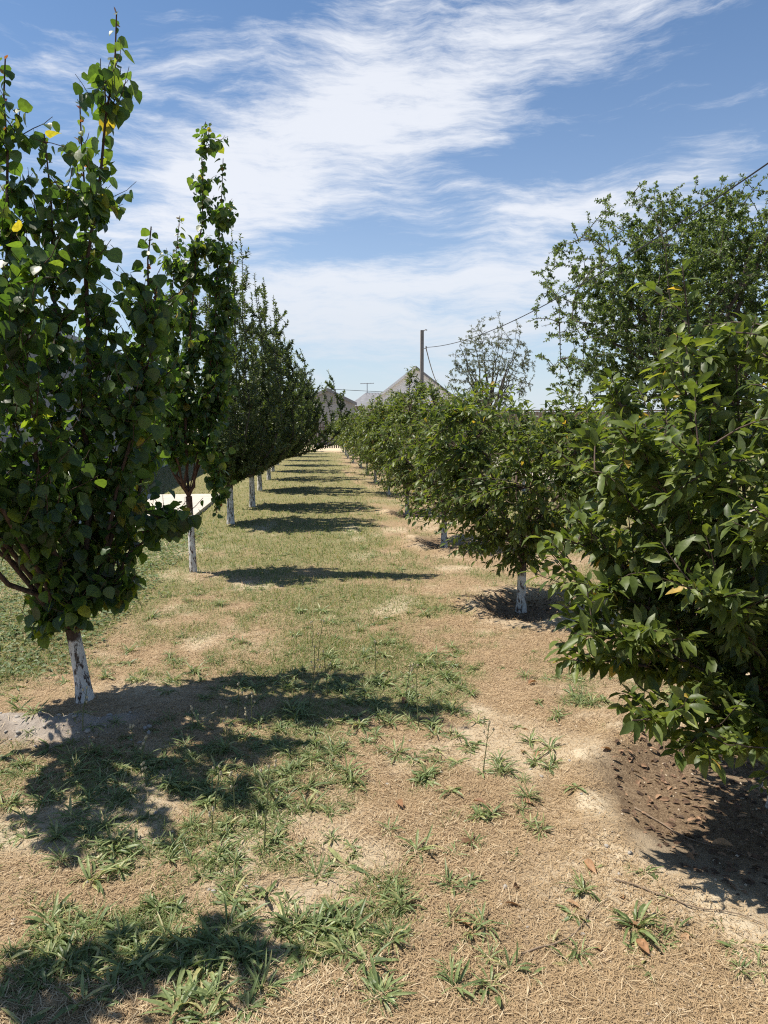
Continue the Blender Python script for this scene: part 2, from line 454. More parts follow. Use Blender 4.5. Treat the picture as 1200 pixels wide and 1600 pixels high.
def height(x, y):
    x = np.asarray(x, float); y = np.asarray(y, float)
    near = np.exp(-np.maximum(y - 6, 0) / 14.0)
    h = .05 * (fbm(x * .6, y * .6, 3, 3) - .5) + near * (.035 * (fbm(x * 3, y * 3, 7, 3) - .5) + .016 * (fbm(x * 13, y * 13, 11, 3) - .5))
    r = basin_r(x, y)
    h = h - .06 * sstep(1.05, .5, r) + .035 * np.exp(-((r - 1.12) / .2) ** 2) * (.4 + 1.2 * fbm(x * 5, y * 5, 29, 3))
    for (cx, cy) in APRICOTS[1:]:
        q = np.hypot(x - cx, y - cy)
        h = h + .035 * np.exp(-(q / .32) ** 2) + .03 * np.exp(-((q - .42) / .12) ** 2) * (fbm(x * 4, y * 4, 19, 2))
    h = h + rubble(x, y) * (.055 + .10 * (fbm(x * 11, y * 11, 23, 3) - .35))
    inpad = sstep(.25, .0, np.maximum(np.maximum(PAD[0] - x, x - PAD[1]), np.maximum(PAD[2] - y, y - PAD[3])))
    return h * (1 - inpad) - .02 * inpad

def gz(x, y): return float(height(np.array([x]), np.array([y]))[0])

def green(x, y):
    """0..1 cover of living grass and weeds"""
    x = np.asarray(x, float); y = np.asarray(y, float)
    n = fbm(x * 1.1, y * 1.1, 51, 4); n2 = fbm(x * 3.3 + 4, y * 3.3, 57, 3)
    def g(cx, cy, sx, sy): return np.exp(-((x - cx) / sx) ** 2 - ((y - cy) / sy) ** 2)
    b = .10 + 0 * x
    b = b + .30 * g(-.50, 2.10, .50, .22) + .22 * g(.12, 2.12, .25, .14) + .16 * g(-.55, 2.95, .45, .40) + .20 * g(-.05, 3.35, .22, .5)
    b = b + .16 * g(-1.0, 2.7, .3, .5)
    b = b + .34 * g(.05, 4.7, .85, .65) + .20 * g(.75, 4.3, .3, .5) + .18 * g(.6, 4.05, .25, .2)
    b = b + .34 * sstep(4.6, 6.5, y) * sstep(1.7, .5, x) + .18 * sstep(6.5, 10, y) * sstep(1.4, .2, x) + .16 * sstep(10, 16, y)
    b = b + .26 * g(.72, 4.3, .38, .75) + .12 * g(.5, 3.3, .3, .4)
    b = b + .55 * sstep(-1.5, -1.9, x) * sstep(4.3, 5.0, y)
    b = b + .25 * sstep(2.5, 3.2, x) * sstep(5, 8, y)
    b = b - .32 * g(1.15, 2.7, .35, 1.2) - .25 * g(.7, 2.5, .5, .5) - .08 * g(.75, 8.5, .30, 3.5) - .12 * g(.8, 15, .3, 5)
    b = b - .35 * g(-1.0, 4.15, .7, .35) - .25 * g(-1.15, 7.8, .45, .35)
    b = b - .6 * sstep(39, 43, y)
    r = basin_r(x, y)
    b = b - .8 * sstep(1.25, 1.0, r)
    n3 = fbm(x * 7.5, y * 7.5, 63, 3)
    v = sstep(.42, .86, (.40 * n + .30 * n2 + .30 * n3 - .5) * 1.55 + .5 + b - .14)
    inpad = (x > PAD[0]) & (x < PAD[1]) & (y > PAD[2]) & (y < PAD[3])
    return np.where(inpad | ((x > TRACK[0]) & (x < TRACK[1])), 0, v)

# ------------------------------------------------------------------ ground
def ground_mat():
    m, nt, out = new_mat('dry_ground')
    N, L = nt.nodes, nt.links
    g = N.new('ShaderNodeNewGeometry'); P = g.outputs['Position']
    at = N.new('ShaderNodeAttribute'); at.attribute_name = 'cover'
    sp = N.new('ShaderNodeSeparateColor'); L.new(at.outputs['Color'], sp.inputs[0])
    def nz(scale, detail=6, rough=.65):
        n = N.new('ShaderNodeTexNoise'); n.inputs['Scale'].default_value = scale; n.inputs['Detail'].default_value = detail
        n.inputs['Roughness'].default_value = rough; L.new(P, n.inputs['Vector']); return n.outputs['Fac']
    def mix(f, a, b):
        x = N.new('ShaderNodeMix'); x.data_type = 'RGBA'
        if isinstance(f, float): x.inputs['Factor'].default_value = f
        else: L.new(f, x.inputs['Factor'])
        for k, v in (('A', a), ('B', b)):
            if isinstance(v, tuple): x.inputs[k].default_value = (*v, 1)
            else: L.new(v, x.inputs[k])
        return x.outputs['Result']
    n_lo, n_mid, n_hi = nz(1.3, 5), nz(9, 6), nz(120, 6, .75)
    straw = ramp(nt, [(.32, (.07, .044, .025)), (.44, (.23, .155, .09)), (.56, (.44, .325, .20)), (.68, (.66, .53, .36))], n_hi)
    soil = ramp(nt, [(.35, (.38, .285, .185)), (.65, (.56, .45, .31))], n_mid)
    mr = N.new('ShaderNodeMapRange'); mr.inputs['From Min'].default_value = .52; mr.inputs['From Max'].default_value = .68; L.new(n_lo, mr.inputs['Value'])
    base = mix(mr.outputs[0], straw, soil)
    n_pt = nz(26, 5, .7)
    pr = N.new('ShaderNodeMapRange'); pr.inputs['From Min'].default_value = .46; pr.inputs['From Max'].default_value = .62; L.new(n_pt, pr.inputs['Value'])
    dk = N.new('ShaderNodeMath'); dk.operation = 'MULTIPLY'; dk.inputs[1].default_value = .55; L.new(pr.outputs[0], dk.inputs[0])
    base = mix(dk.outputs[0], base, (.13, .082, .047))
    grass = ramp(nt, [(.3, (.075, .105, .034)), (.55, (.14, .165, .058)), (.75, (.25, .235, .11))], n_hi)
    gm = N.new('ShaderNodeMath'); gm.operation = 'MULTIPLY'; gm.inputs[1].default_value = .6; L.new(sp.outputs[0], gm.inputs[0])
    base = mix(gm.outputs[0], base, grass)
    sand = ramp(nt, [(.3, (.50, .41, .28)), (.7, (.66, .56, .41))], n_mid)
    base = mix(sp.outputs[1], base, sand)
    grey = ramp(nt, [(.3, (.24, .20, .165)), (.7, (.44, .385, .33))], n_mid)
    base = mix(sp.outputs[2], base, grey)
    mulch_shade = ramp(nt, [(.3, (.045, .03, .02)), (.55, (.13, .088, .057)), (.75, (.27, .19, .125))], n_hi)  # leaf mulch and soil, with the cherry trees' shade painted in
    base = mix(at.outputs['Alpha'], base, mulch_shade)
    p = N.new('ShaderNodeBsdfPrincipled'); p.inputs['Roughness'].default_value = .95; p.inputs['Specular IOR Level'].default_value = .1
    L.new(base, p.inputs['Base Color'])
    b1 = N.new('ShaderNodeBump'); b1.inputs['Strength'].default_value = .9; b1.inputs['Distance'].default_value = .012; L.new(n_hi, b1.inputs['Height'])
    b2 = N.new('ShaderNodeBump'); b2.inputs['Strength'].default_value = .6; b2.inputs['Distance'].default_value = .03; L.new(n_mid, b2.inputs['Height'])
    L.new(b1.outputs[0], b2.inputs['Normal']); L.new(b2.outputs[0], p.inputs['Normal'])
    L.new(p.outputs[0], out.inputs[0])
    return m

def axis(dense0, dense1, step, lo, hi, grow=1.12):
    a = list(np.arange(dense0, dense1, step)); s = step
    while a[-1] < hi: s *= grow; a.append(a[-1] + s)
    b = []; s = step; v = dense0
    while v > lo: s *= grow; v -= s; b.append(v)
    return np.array(b[::-1] + a)

def make_ground():
    xs = axis(-2.0, 2.2, .032, -700, 700); ys = axis(1.45, 4.4, .032, -60, 1200, 1.06)
    X, Y = np.meshgrid(xs, ys)
    Z = height(X, Y)
    nx, ny = len(xs), len(ys)
    V = np.stack([X.ravel(), Y.ravel(), Z.ravel()], 1)
    i = np.arange(ny - 1)[:, None] * nx + np.arange(nx - 1)[None, :]
    i = i.ravel()
    T = np.vstack([np.stack([i, i + 1, i + nx + 1], 1), np.stack([i, i + nx + 1, i + nx], 1)])
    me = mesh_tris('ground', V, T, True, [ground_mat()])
    x, y = V[:, 0], V[:, 1]
    r = basin_r(x, y)
    n = fbm(x * 5, y * 5, 71, 3)
    c = np.zeros((len(V), 4), np.float32)
    c[:, 0] = green(x, y)
    rim = np.exp(-((r - 1.14) / .20) ** 2) * sstep(.38, .62, n) * np.where(y < 4.5, 1.0, .55)
    sandy = sstep(.60, .74, fbm(x * 1.4 + 9, y * 1.4, 77, 3)) * .55 * (y < 12)
    far = sstep(40, 43, y)
    patch = np.exp(-((x - .95) / .25) ** 2 - ((y - 2.25) / .22) ** 2) * .7 + np.exp(-((x + 1.0) / .35) ** 2 - ((y - 4.35) / .28) ** 2) * .45
    c[:, 1] = np.clip(np.maximum(np.maximum(rim * .95, sandy), np.maximum(far * .8, patch)), 0, 1)
    c[:, 2] = np.clip(rubble(x, y) * 1.5, 0, 1)
    c[:, 3] = .62 * sstep(1.05, .70, r + .5 * (n - .5))  # basin floors: mulch plus crown shade put into the ground colour
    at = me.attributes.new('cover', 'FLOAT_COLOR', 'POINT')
    at.data.foreach_set('color', c.ravel())
    return tag(link('ground', me), 'dry tan ground with straw, bare soil and weeds between the tree rows', None, kind='structure')
make_ground()

# concrete pad left of the row, made of poured slabs with open joints
def make_pad():
    root = bpy.data.objects.new('pavement', None); COL.objects.link(root); root['kind'] = 'structure'
    root['label'] = 'pale concrete pavement beside the left tree row'
    x0, x1, y0, y1 = PAD
    bed = MB(); bed.box(x0, x1, y0, y1, -.12, -.012); bed.build('bed', MAT['plinth'], root)
    nx, ny = 5, 4
    dx, dy = (x1 - x0) / nx, (y1 - y0) / ny
    m = MB(); m.box(.008, dx - .008, .008, dy - .008, -.01, .045)
    me = mesh_tris('paving_slab', np.vstack(m.V), np.vstack(m.T), False, [MAT['concrete']])
    rng = random.Random(2)
    for i in range(nx):
        for j in range(ny):
            o = link('paving_slab', me, root); o.location = (x0 + i * dx, y0 + j * dy, rng.uniform(-.003, .003))
make_pad()
trk = MB(); trk.poly([(TRACK[0], -20, .03), (TRACK[1], -20, .03), (TRACK[1], 44, .03), (TRACK[0], 44, .03)], (0, 0, .03))
tag(trk.build('track', MAT['gravel']), 'pale bare track beyond the cherry trees', None, kind='structure')

# ------------------------------------------------------------------ buildings, fences, pole
def grey_house():
    root = thing('house', (-5.25, 11.0, 0), 'grey plastered house in shade behind the big apricot tree', 'house')
    m = MB(); m.box(-9, 0, 0, 20.5, .35, 3.30); m.build('wall', MAT['plaster'], root)
    m = MB(); m.box(-9.0, .06, -.06, 20.56, -.1, .35); m.build('plinth', MAT['plinth'], root)
    m = MB(); m.box(-9.2, .22, -.2, 20.7, 3.30, 3.46); m.build('roof', MAT['roof_sheet'], root)
    m = MB(); m.box(.22, .32, -.2, 20.7, 3.33, 3.43); m.build('gutter', MAT['steel'], root)
    m = MB(); m.tube([(.09, 20.3, 3.33), (.09, 20.3, .2)], .045, 8); m.build('downpipe', MAT['steel'], root)
    # rendered joints that show as faint grooves
    m = MB()
    for z in (1.25, 2.15): m.box(.002, .008, .0, 20.5, z, z + .012)
    m.build('joint', MAT['plinth'], root)
    tag(root, None, None)
grey_house()

def gable_house(name, x, y, hw, ridge, eave, depth, label, wall, roof, trim, over=.25, ribs=False, lower=None, rz=0.0):
    root = thing(name, (x, y, 0), label, 'house', None, rz)
    sl = (ridge - eave) / hw
    m = MB(); m.box(-hw, hw, 0, depth, -.1, eave); m.build('wall', lower or wall, root)
    m = MB(); m.poly([(-hw, -.004, eave), (hw, -.004, eave), (0, -.004, ridge)], (0, .2, 0)); m.build('gable', wall, root)
    if ribs:
        m = MB(); k = int(2 * hw / .14)
        for i in range(k):
            xx = -hw + (i + .5) * 2 * hw / k
            m.box(xx - .025, xx + .025, -.045, -.006, eave, ridge - sl * abs(xx) - .02)
        o = m.build('rib', wall, root); o['kind'] = 'stuff'
    for s in (-1, 1):
        a = (s * (hw + over), -over, eave - sl * over + .01); b = (0, -over, ridge + .01)
        m = MB(); m.poly([a, b, (b[0], b[1], b[2] + .09), (a[0], a[1], a[2] + .09)], (0, depth + 2 * over, 0)); m.build('roof', roof, root)
        m = MB(); m.poly([(a[0], -over - .05, a[2] - .09), (b[0], -over - .05, b[2] - .09), (b[0], -over - .05, b[2] + .13), (a[0], -over - .05, a[2] + .13)], (0, .045, 0))
        m.build('bargeboard', trim if s < 0 else roof, root)
    return root
gable_house('house', 8.70, 60, 4.6, 6.0, 2.45, 11, 'white gabled house with white bargeboard behind the utility pole', MAT['white_wall'], MAT['roof_sheet'], MAT['white_trim'], rz=math.radians(-10))
gable_house('shed', 1.30, 52, 1.95, 3.85, 2.9, 6, 'grey ribbed gable of a shed at the end of the left row', MAT['grey_sheet'], MAT['roof_sheet'], MAT['grey_sheet'], .12, True, MAT['plaster'])

def hip_house():
    root = thing('house', (6.3, 64, 0), 'low dark hipped roof house carrying the television antenna', 'house')
    m = MB(); m.box(-2.6, 2.6, 0, 5, -.1, 3.0); m.build('wall', MAT['brown_wall'], root)
    V = [(-2.85, -.25, 3.0), (2.85, -.25, 3.0), (2.85, 5.25, 3.0), (-2.85, 5.25, 3.0), (-1.15, 2.5, 4.25), (1.15, 2.5, 4.25)]
    T = [(0, 1, 5), (0, 5, 4), (1, 2, 5), (2, 3, 4), (2, 4, 5), (3, 0, 4), (0, 2, 1), (0, 3, 2)]
    m = MB(); m.add(V, T); m.build('roof', MAT['roof_sheet'], root)
hip_house()

def antenna():
    root = thing('antenna', (5.25, 66.5, 4.1), 'thin television antenna standing on the dark roof', 'antenna')
    m = MB(); m.tube([(0, 0, 0), (0, 0, 1.0)], .035, 6); m.build('mast', MAT['steel'], root)
    m = MB(); m.tube([(-.62, 0, .93), (.62, 0, .98)], .03, 6); m.build('boom', MAT['steel'], root)
    for k in range(5):
        m = MB(); u = -.55 + k * .27; m.tube([(u, -.35, .94 + .04 * (u + .6)), (u, .35, .94 + .04 * (u + .6))], .015, 5); m.build('rod', MAT['steel'], root)
antenna()

def picket_fence():
    root = thing('picket_fence', (-7, 45.2, 0), 'weathered dark picket fence closing the grass alley', 'fence')
    rng = random.Random(4)
    m = MB()
    for k in range(70):
        x = k * .135; h = 1.62 + rng.uniform(-.07, .06)
        m.poly([(x, 0, .04), (x + .085, 0, .04), (x + .085, 0, h - .05), (x + .042, 0, h), (x, 0, h - .05)], (0, .022, 0))
    o = m.build('picket', MAT['old_wood'], root); o['kind'] = 'stuff'
    for z in (.45, 1.25):
        m = MB(); m.box(0, 9.5, .024, .07, z, z + .09); m.build('rail', MAT['old_wood'], root)
    for k in range(5):
        m = MB(); m.box(k * 2.3 + .1, k * 2.3 + .2, .072, .17, -.1, 1.7); m.build('post', MAT['old_wood'], root)
picket_fence()

def board_fence():
    root = thing('board_fence', (3.2, 46.0, 0), 'brown board fence behind the cherry trees on the right', 'fence')
    rng = random.Random(5)
    m = MB()
    for k in range(150):
        x = k * .2; h = 2.28 + rng.uniform(-.03, .03)
        m.box(x, x + .186, 0, .025, .02, h)
    o = m.build('board', MAT['brown_wood'], root); o['kind'] = 'stuff'
    m = MB(); m.box(0, 30, -.03, .06, 2.32, 2.40); m.build('capping', MAT['brown_wood'], root)
    for k in range(13):
        m = MB(); m.box(k * 2.4, k * 2.4 + .12, .03, .15, -.1, 2.3); m.build('post', MAT['brown_wood'], root)
board_fence()

POLE = np.array([5.36, 35.0])
def utility_pole():
    root = thing('utility_pole', (POLE[0], POLE[1], 0), 'grey square utility pole standing in front of the white gable', 'pole')
    V = []
    m = MB(); m.poly([(-.09, -.09, -.2), (.09, -.09, -.2), (.09, .09, -.2), (-.09, .09, -.2)], (0, 0, 6.1))
    m.V[0][4:, :2] *= .82
    m.build('shaft', MAT['pole'], root)
    m = MB(); m.tube([(.05, 0, 5.86), (.17, 0, 5.93), (.24, 0, 5.90)], .03, 6); m.build('hook', MAT['steel'], root)
    b = MB(); b.tube([(.0, -.12, 5.05), (.2, -.12, 5.05)], .018, 6); br = b.build('bracket', MAT['steel'], root)
    b = MB(); b.tube([(.17, -.12, 5.06), (.17, -.12, 5.16)], [.05, .035], 8); b.build('insulator', MAT['plinth'], br)
utility_pole()

def cable(name, A, B, sag, r, label, n=48):
    A = np.array(A, float); B = np.array(B, float)
    t = np.linspace(0, 1, n)[:, None]
    P = A + (B - A) * t; P[:, 2] -= (4 * sag * t * (1 - t))[:, 0]
    m = MB(); m.tube(P, r, 6)
    return tag(m.build(name, MAT['cable'], smooth=True), label, 'cable')
cable('power_cable', (5.53, 34.88, 5.1), (7.06, 3.0, 6.42), 1.05, .0135, 'black cable sagging from the utility pole over the big elm')
cable('service_cable', (5.54, 34.9, 5.06), (10.75, 59.6, 4.45), .5, .026, 'thin cable dropping from the pole behind to the white gable')
cable('overhead_wire', (-14, 74, 6.2), (16, 74, 4.4), .35, .026, 'thin far wire crossing the sky above the shed roof')

# ------------------------------------------------------------------ leaves
def leaf_template(stations, fold=.22, curl=.18, petiole=0.0, twist=0.0):
    """stations: (y, half width); blade along +y, normal +z. returns V, T"""
    V = []; T = []
    ys = [s[0] for s in stations]; k = len(stations)
    def z(y, x): return abs(x) * fold - curl * y * y + twist * x * y
    idx = []
    for (y, w) in stations:
        if w <= 1e-6:
            V.append((0, y, z(y, 0))); idx.append((len(V) - 1,) * 3)
        else:
            V += [(-w, y, z(y, -w)), (0, y, z(y, 0)), (w, y, z(y, w))]; n = len(V); idx.append((n - 3, n - 2, n - 1))
    for a, b in zip(idx[:-1], idx[1:]):
        for s in (0, 1):
            quad = [a[s], a[s + 1], b[s + 1], b[s]]
            u = []
            for q in quad:
                if q not in u: u.append(q)
            if len(u) >= 3: T.append((u[0], u[1], u[2]))
            if len(u) == 4: T.append((u[0], u[2], u[3]))
    V = np.array(V, float); T = list(T)
    if petiole > 0:
        V[:, 1] += petiole
        n = len(V)
        V = np.vstack([V, [(-.012, 0, 0), (.012, 0, 0)]])
        T.append((n, n + 1, 0))
    return V, np.array(T)

APR = [(0, 0), (.03, .20), (.16, .40), (.38, .48), (.60, .42), (.78, .25), (.89, .09), (1, 0)]
APR_LO = [(0, 0), (.09, .32), (.36, .48), (.70, .33), (1, 0)]
CHE = [(0, 0), (.14, .10), (.36, .172), (.60, .175), (.82, .092), (1, 0)]
CHE_LO = [(0, 0), (.28, .20), (.66, .20), (1, 0)]
APP_LO = [(0, 0), (.35, .23), (.72, .17), (1, 0)]
TPL = {
    'apricot': [leaf_template(APR, .20, .16, .32), leaf_template(APR, .42, .28, .38, .12), leaf_template(APR, .10, .05, .3, -.15)],
    'cherry': [leaf_template(CHE, .45, .22, .12), leaf_template(CHE, .25, .38, .14, .25), leaf_template(CHE, .62, .10, .12, -.2)],
    'cherry_lo': [leaf_template(CHE_LO, .45, .22, .1), leaf_template(CHE_LO, .3, .4, .1, .25)],
    'apple_lo': [leaf_template(APP_LO, .5, .15, .2), leaf_template(APP_LO, .3, .35, .2, .2)],
    'elm': [leaf_template([(0, 0), (.45, .27), (1, 0)], .4, .15)],
    'cherry_far': [leaf_template([(0, 0), (.46, .20), (1, 0)], .45, .25), leaf_template([(0, 0), (.5, .19), (1, 0)], .3, .45)],
    'apple_far': [leaf_template([(0, 0), (.45, .22), (1, 0)], .5, .2), leaf_template([(0, 0), (.5, .21), (1, 0)], .3, .4)],
    'apricot_lo': [leaf_template(APR_LO, .20, .16, .32), leaf_template(APR_LO, .42, .28, .38, .12), leaf_template(APR_LO, .10, .05, .3, -.15)],
    'narrow': [leaf_template([(0, 0), (.5, .17), (1, 0)], .3, .2)],
}

FLAT2 = (np.array([(0, 0, 0), (-.27, .48, .10), (0, 1, -.12), (.27, .48, .10)], float), np.array([(0, 3, 2), (0, 2, 1)]))
TPL['tiny'] = [FLAT2]

class Leaves:
    def __init__(self): self.p = []; self.d = []; self.n = []; self.s = []; self.k = []
    def add(self, p, d, n, s, k=0):
        self.p.append(p); self.d.append(d); self.n.append(n); self.s.append(s)
        self.k.append(np.full(len(p), k))
    def arrays(self):
        return (np.vstack(self.p), np.vstack(self.d), np.vstack(self.n), np.concatenate(self.s), np.concatenate(self.k))

def basis(d, n):
    d = nrmz(d); n = n - (n * d).sum(1, keepdims=True) * d; n = nrmz(n)
    x = np.cross(d, n)
    return x, d, n

def expand(tpl, p, x, d, n, s, rng):
    """all leaves as one vertex/triangle array, spread over the template variants"""
    Vs, Ts, off = [], [], 0
    var = rng.integers(0, len(tpl), len(p))
    for v, (V, T) in enumerate(tpl):
        m = var == v
        if not m.any(): continue
        q = s[m][:, None, None]
        W = p[m][:, None, :] + q * (V[None, :, 0:1] * x[m][:, None, :] + V[None, :, 1:2] * d[m][:, None, :] + V[None, :, 2:3] * n[m][:, None, :])
        k = m.sum(); nv = len(V)
        Vs.append(W.reshape(-1, 3)); Ts.append((T[None] + (np.arange(k) * nv)[:, None, None]).reshape(-1, 3) + off); off += k * nv
    return np.vstack(Vs), np.vstack(Ts)

def emit(rng, L, P, per, t0, size, mode, k=0, spread=.35):
    """leaves along the polyline P, 'per' leaves, in golden-angle order"""
    if per < 1: return
    t = t0 + (1 - t0) * (np.arange(per) + rng.random(per)) / per
    f = t * (len(P) - 1); i = np.minimum(f.astype(int), len(P) - 2); fr = (f - i)[:, None]
    pos = P[i] * (1 - fr) + P[i + 1] * fr
    tg = nrmz(P[i + 1] - P[i])
    ref = nrmz(np.cross(tg, rng.normal(size=3)[None, :])); bi = np.cross(tg, ref)
    ang = np.arange(per) * 2.399 + rng.random() * 6 + rng.normal(size=per) * .4
    side = np.cos(ang)[:, None] * ref + np.sin(ang)[:, None] * bi
    z = np.array([[0, 0, 1.0]]); j = rng.normal(size=(per, 3)); j2 = rng.normal(size=(per, 3))
    if mode == 'hang':
        d = side * .75 - z * .75 + j * .32; n = side * .7 + z * .55 + j2 * .4
    elif mode == 'cherry':
        d = side * .80 + tg * .72 - z * .16 + j * .28; n = z * .9 + side * .1 + j2 * .45
    elif mode == 'apple':
        d = side * .65 + tg * .75 - z * .08 + j * .25; n = z * .6 + tg * .4 - side * .3 + j2 * .4
    else:
        d = side * .8 + tg * .4 - z * .1 + j * .4; n = z * .7 + j2 * .6
    s = size * (.50 + .68 * rng.random(per)) * np.where(t > .86, .78, 1.0)
    L.add(pos, d, n, s, k)

def grow(rng, p, d, length, k, up, wob):
    pts = [np.array(p, float)]; d = np.array(d, float); d /= np.linalg.norm(d); st = length / k
    for i in range(k):
        d = d + np.array([0, 0, up]) / k + rng.normal(size=3) * wob; d /= np.linalg.norm(d)
        pts.append(pts[-1] + d * st)
    return np.array(pts)

def bez(a, c, b, k):
    t = np.linspace(0, 1, k + 1)[:, None]
    return (1 - t) ** 2 * a + 2 * t * (1 - t) * c + t * t * b

def smooth_path(P, k):
    """Catmull-like resample of a few control points"""
    P = np.array(P, float); t = np.linspace(0, 1, len(P)); u = np.linspace(0, 1, k)
    Q = np.stack([np.interp(u, t, P[:, c]) for c in range(3)], 1)
    for _ in range(3): Q[1:-1] = (Q[:-2] + 2 * Q[1:-1] + Q[2:]) / 4
    return Q

def finish_tree(root, base, trunk, limbs, L, tpl, hi_tpl, mat, bark, rng, n_single, young=None):
    """trunk, limbs, single leaves (those that show largest) and the rest of the foliage"""
    trunk.build('trunk', bark, root, True)
    for m in limbs:
        if m.n: m.build('limb', bark, root, True)
    p, d, n, s, k = L.arrays()
    x, d, n = basis(d, n)
    W = p + np.array([base[0], base[1], base[2]])
    single = np.zeros(len(p), bool)
    if n_single:
        u, v, dep = project(W)
        ok = (dep > .1) & (u > -5) & (u < 1205) & (v > -5) & (v < 1605)
        size = np.where(ok, s / np.maximum(dep, .1), 0)
        order = np.argsort(-size)[:n_single]
        single[order[size[order] > 0]] = True
        metas = [mesh_tris('leaf', V, T, True, [mat]) for V, T in hi_tpl]
        for i in np.nonzero(single)[0]:
            o = bpy.data.objects.new('leaf', metas[int(rng.integers(len(metas)))])
            M = Matrix(((x[i, 0], d[i, 0], n[i, 0], p[i, 0]), (x[i, 1], d[i, 1], n[i, 1], p[i, 1]), (x[i, 2], d[i, 2], n[i, 2], p[i, 2]), (0, 0, 0, 1)))
            o.parent = root
            o.matrix_local = M @ Matrix.Scale(float(s[i]), 4)
            COL.objects.link(o)
    rest = ~single
    if young is not None:
        yg = rest & (k == 1)
        if yg.any():
            V, T = expand(tpl, p[yg], x[yg], d[yg], n[yg], s[yg], rng)
            o = link('young_leaves', mesh_tris('young_leaves', V, T, True, [young]), root); o['kind'] = 'stuff'
        rest &= k != 1
    V, T = expand(tpl, p[rest], x[rest], d[rest], n[rest], s[rest], rng)
    o = link('foliage', mesh_tris('foliage', V, T, True, [mat]), root); o['kind'] = 'stuff'

def flare(h, r0, r1, lean=(0, 0), k=7):
    z = np.linspace(-.08, h, k); t = np.clip(z / h, 0, 1)
    P = np.stack([lean[0] * t ** 1.3, lean[1] * t ** 1.3, z], 1)
    R = r1 + (r0 - r1) * (1 - t) ** 1.2 + .25 * r0 * np.exp(-np.maximum(z, 0) / .04)
    return P, R

def apricot(base, limbs, seed, label, th=.42, tr=.052, lean=(-.05, 0), leaf=.074, dens=1.0, n_single=300, bark='apricot_bark', group='apricot trees in the left row'):
    """limbs: list of control point lists (relative to the base) that start at the trunk top"""
    rng = np.random.default_rng(seed)
    bz = gz(*base); b = (base[0], base[1], bz)
    root = thing('apricot_tree', b, label, 'tree', group)
    tk = MB(); P, R = flare(th, tr * 1.05, tr * .9, lean); tk.tube(P, R, 10)
    top = P[-1]
    L = Leaves(); parts = []
    for spec in limbs:
        ctrl, r0, ns, sh_len = spec
        m = MB()
        r0 = r0 * .72
        Q = smooth_path([top] + [np.array(c, float) for c in ctrl], 16)
        Q[1:-1] += rng.normal(size=(14, 3)) * .012
        m.tube(Q, np.linspace(r0, .0035, len(Q)), 7)
        llen = np.linalg.norm(np.diff(Q, axis=0), axis=1).sum()
        emit(rng, L, Q, int(llen * 50 * dens), .40, leaf, 'hang')
        emit(rng, L, Q[-3:], 7, .1, leaf * .5, 'apple', 1)
        for k in range(ns):
            t = .33 + .62 * (k + rng.random()) / ns
            i = int(t * (len(Q) - 1)); tg = Q[min(i + 1, len(Q) - 1)] - Q[i]; tg = tg / np.linalg.norm(tg)
            a = rng.random() * 6.28
            dd = tg * .75 + np.array([math.cos(a), math.sin(a), .1]) * .85
            ln = sh_len * (.45 + .8 * rng.random()) * (1.15 - .55 * t)
            sp = grow(rng, Q[i], dd, ln, 7, 1.1, .10)
            m.tube(sp, np.linspace(max(.004, r0 * .3 * (1 - t * .6)), .0018, len(sp)), 5)
            emit(rng, L, sp, int(ln * 62 * dens), .03, leaf, 'hang')
            for q in range(rng.integers(3, 6)):
                jx = rng.integers(1, 6); a = rng.random() * 6.28
                s2 = grow(rng, sp[jx], np.array([math.cos(a), math.sin(a), .5]), .10 + .2 * rng.random(), 4, .5, .15)
                m.tube(s2, np.linspace(.003, .0014, len(s2)), 4)
                emit(rng, L, s2, int(9 * dens) + 1, .1, leaf, 'hang')
        parts.append(m)
    finish_tree(root, b, tk, parts, L, TPL['apricot_lo'], TPL['apricot'], MAT['apricot'], MAT[bark], rng, n_single, MAT['apricot_young'])
    return root

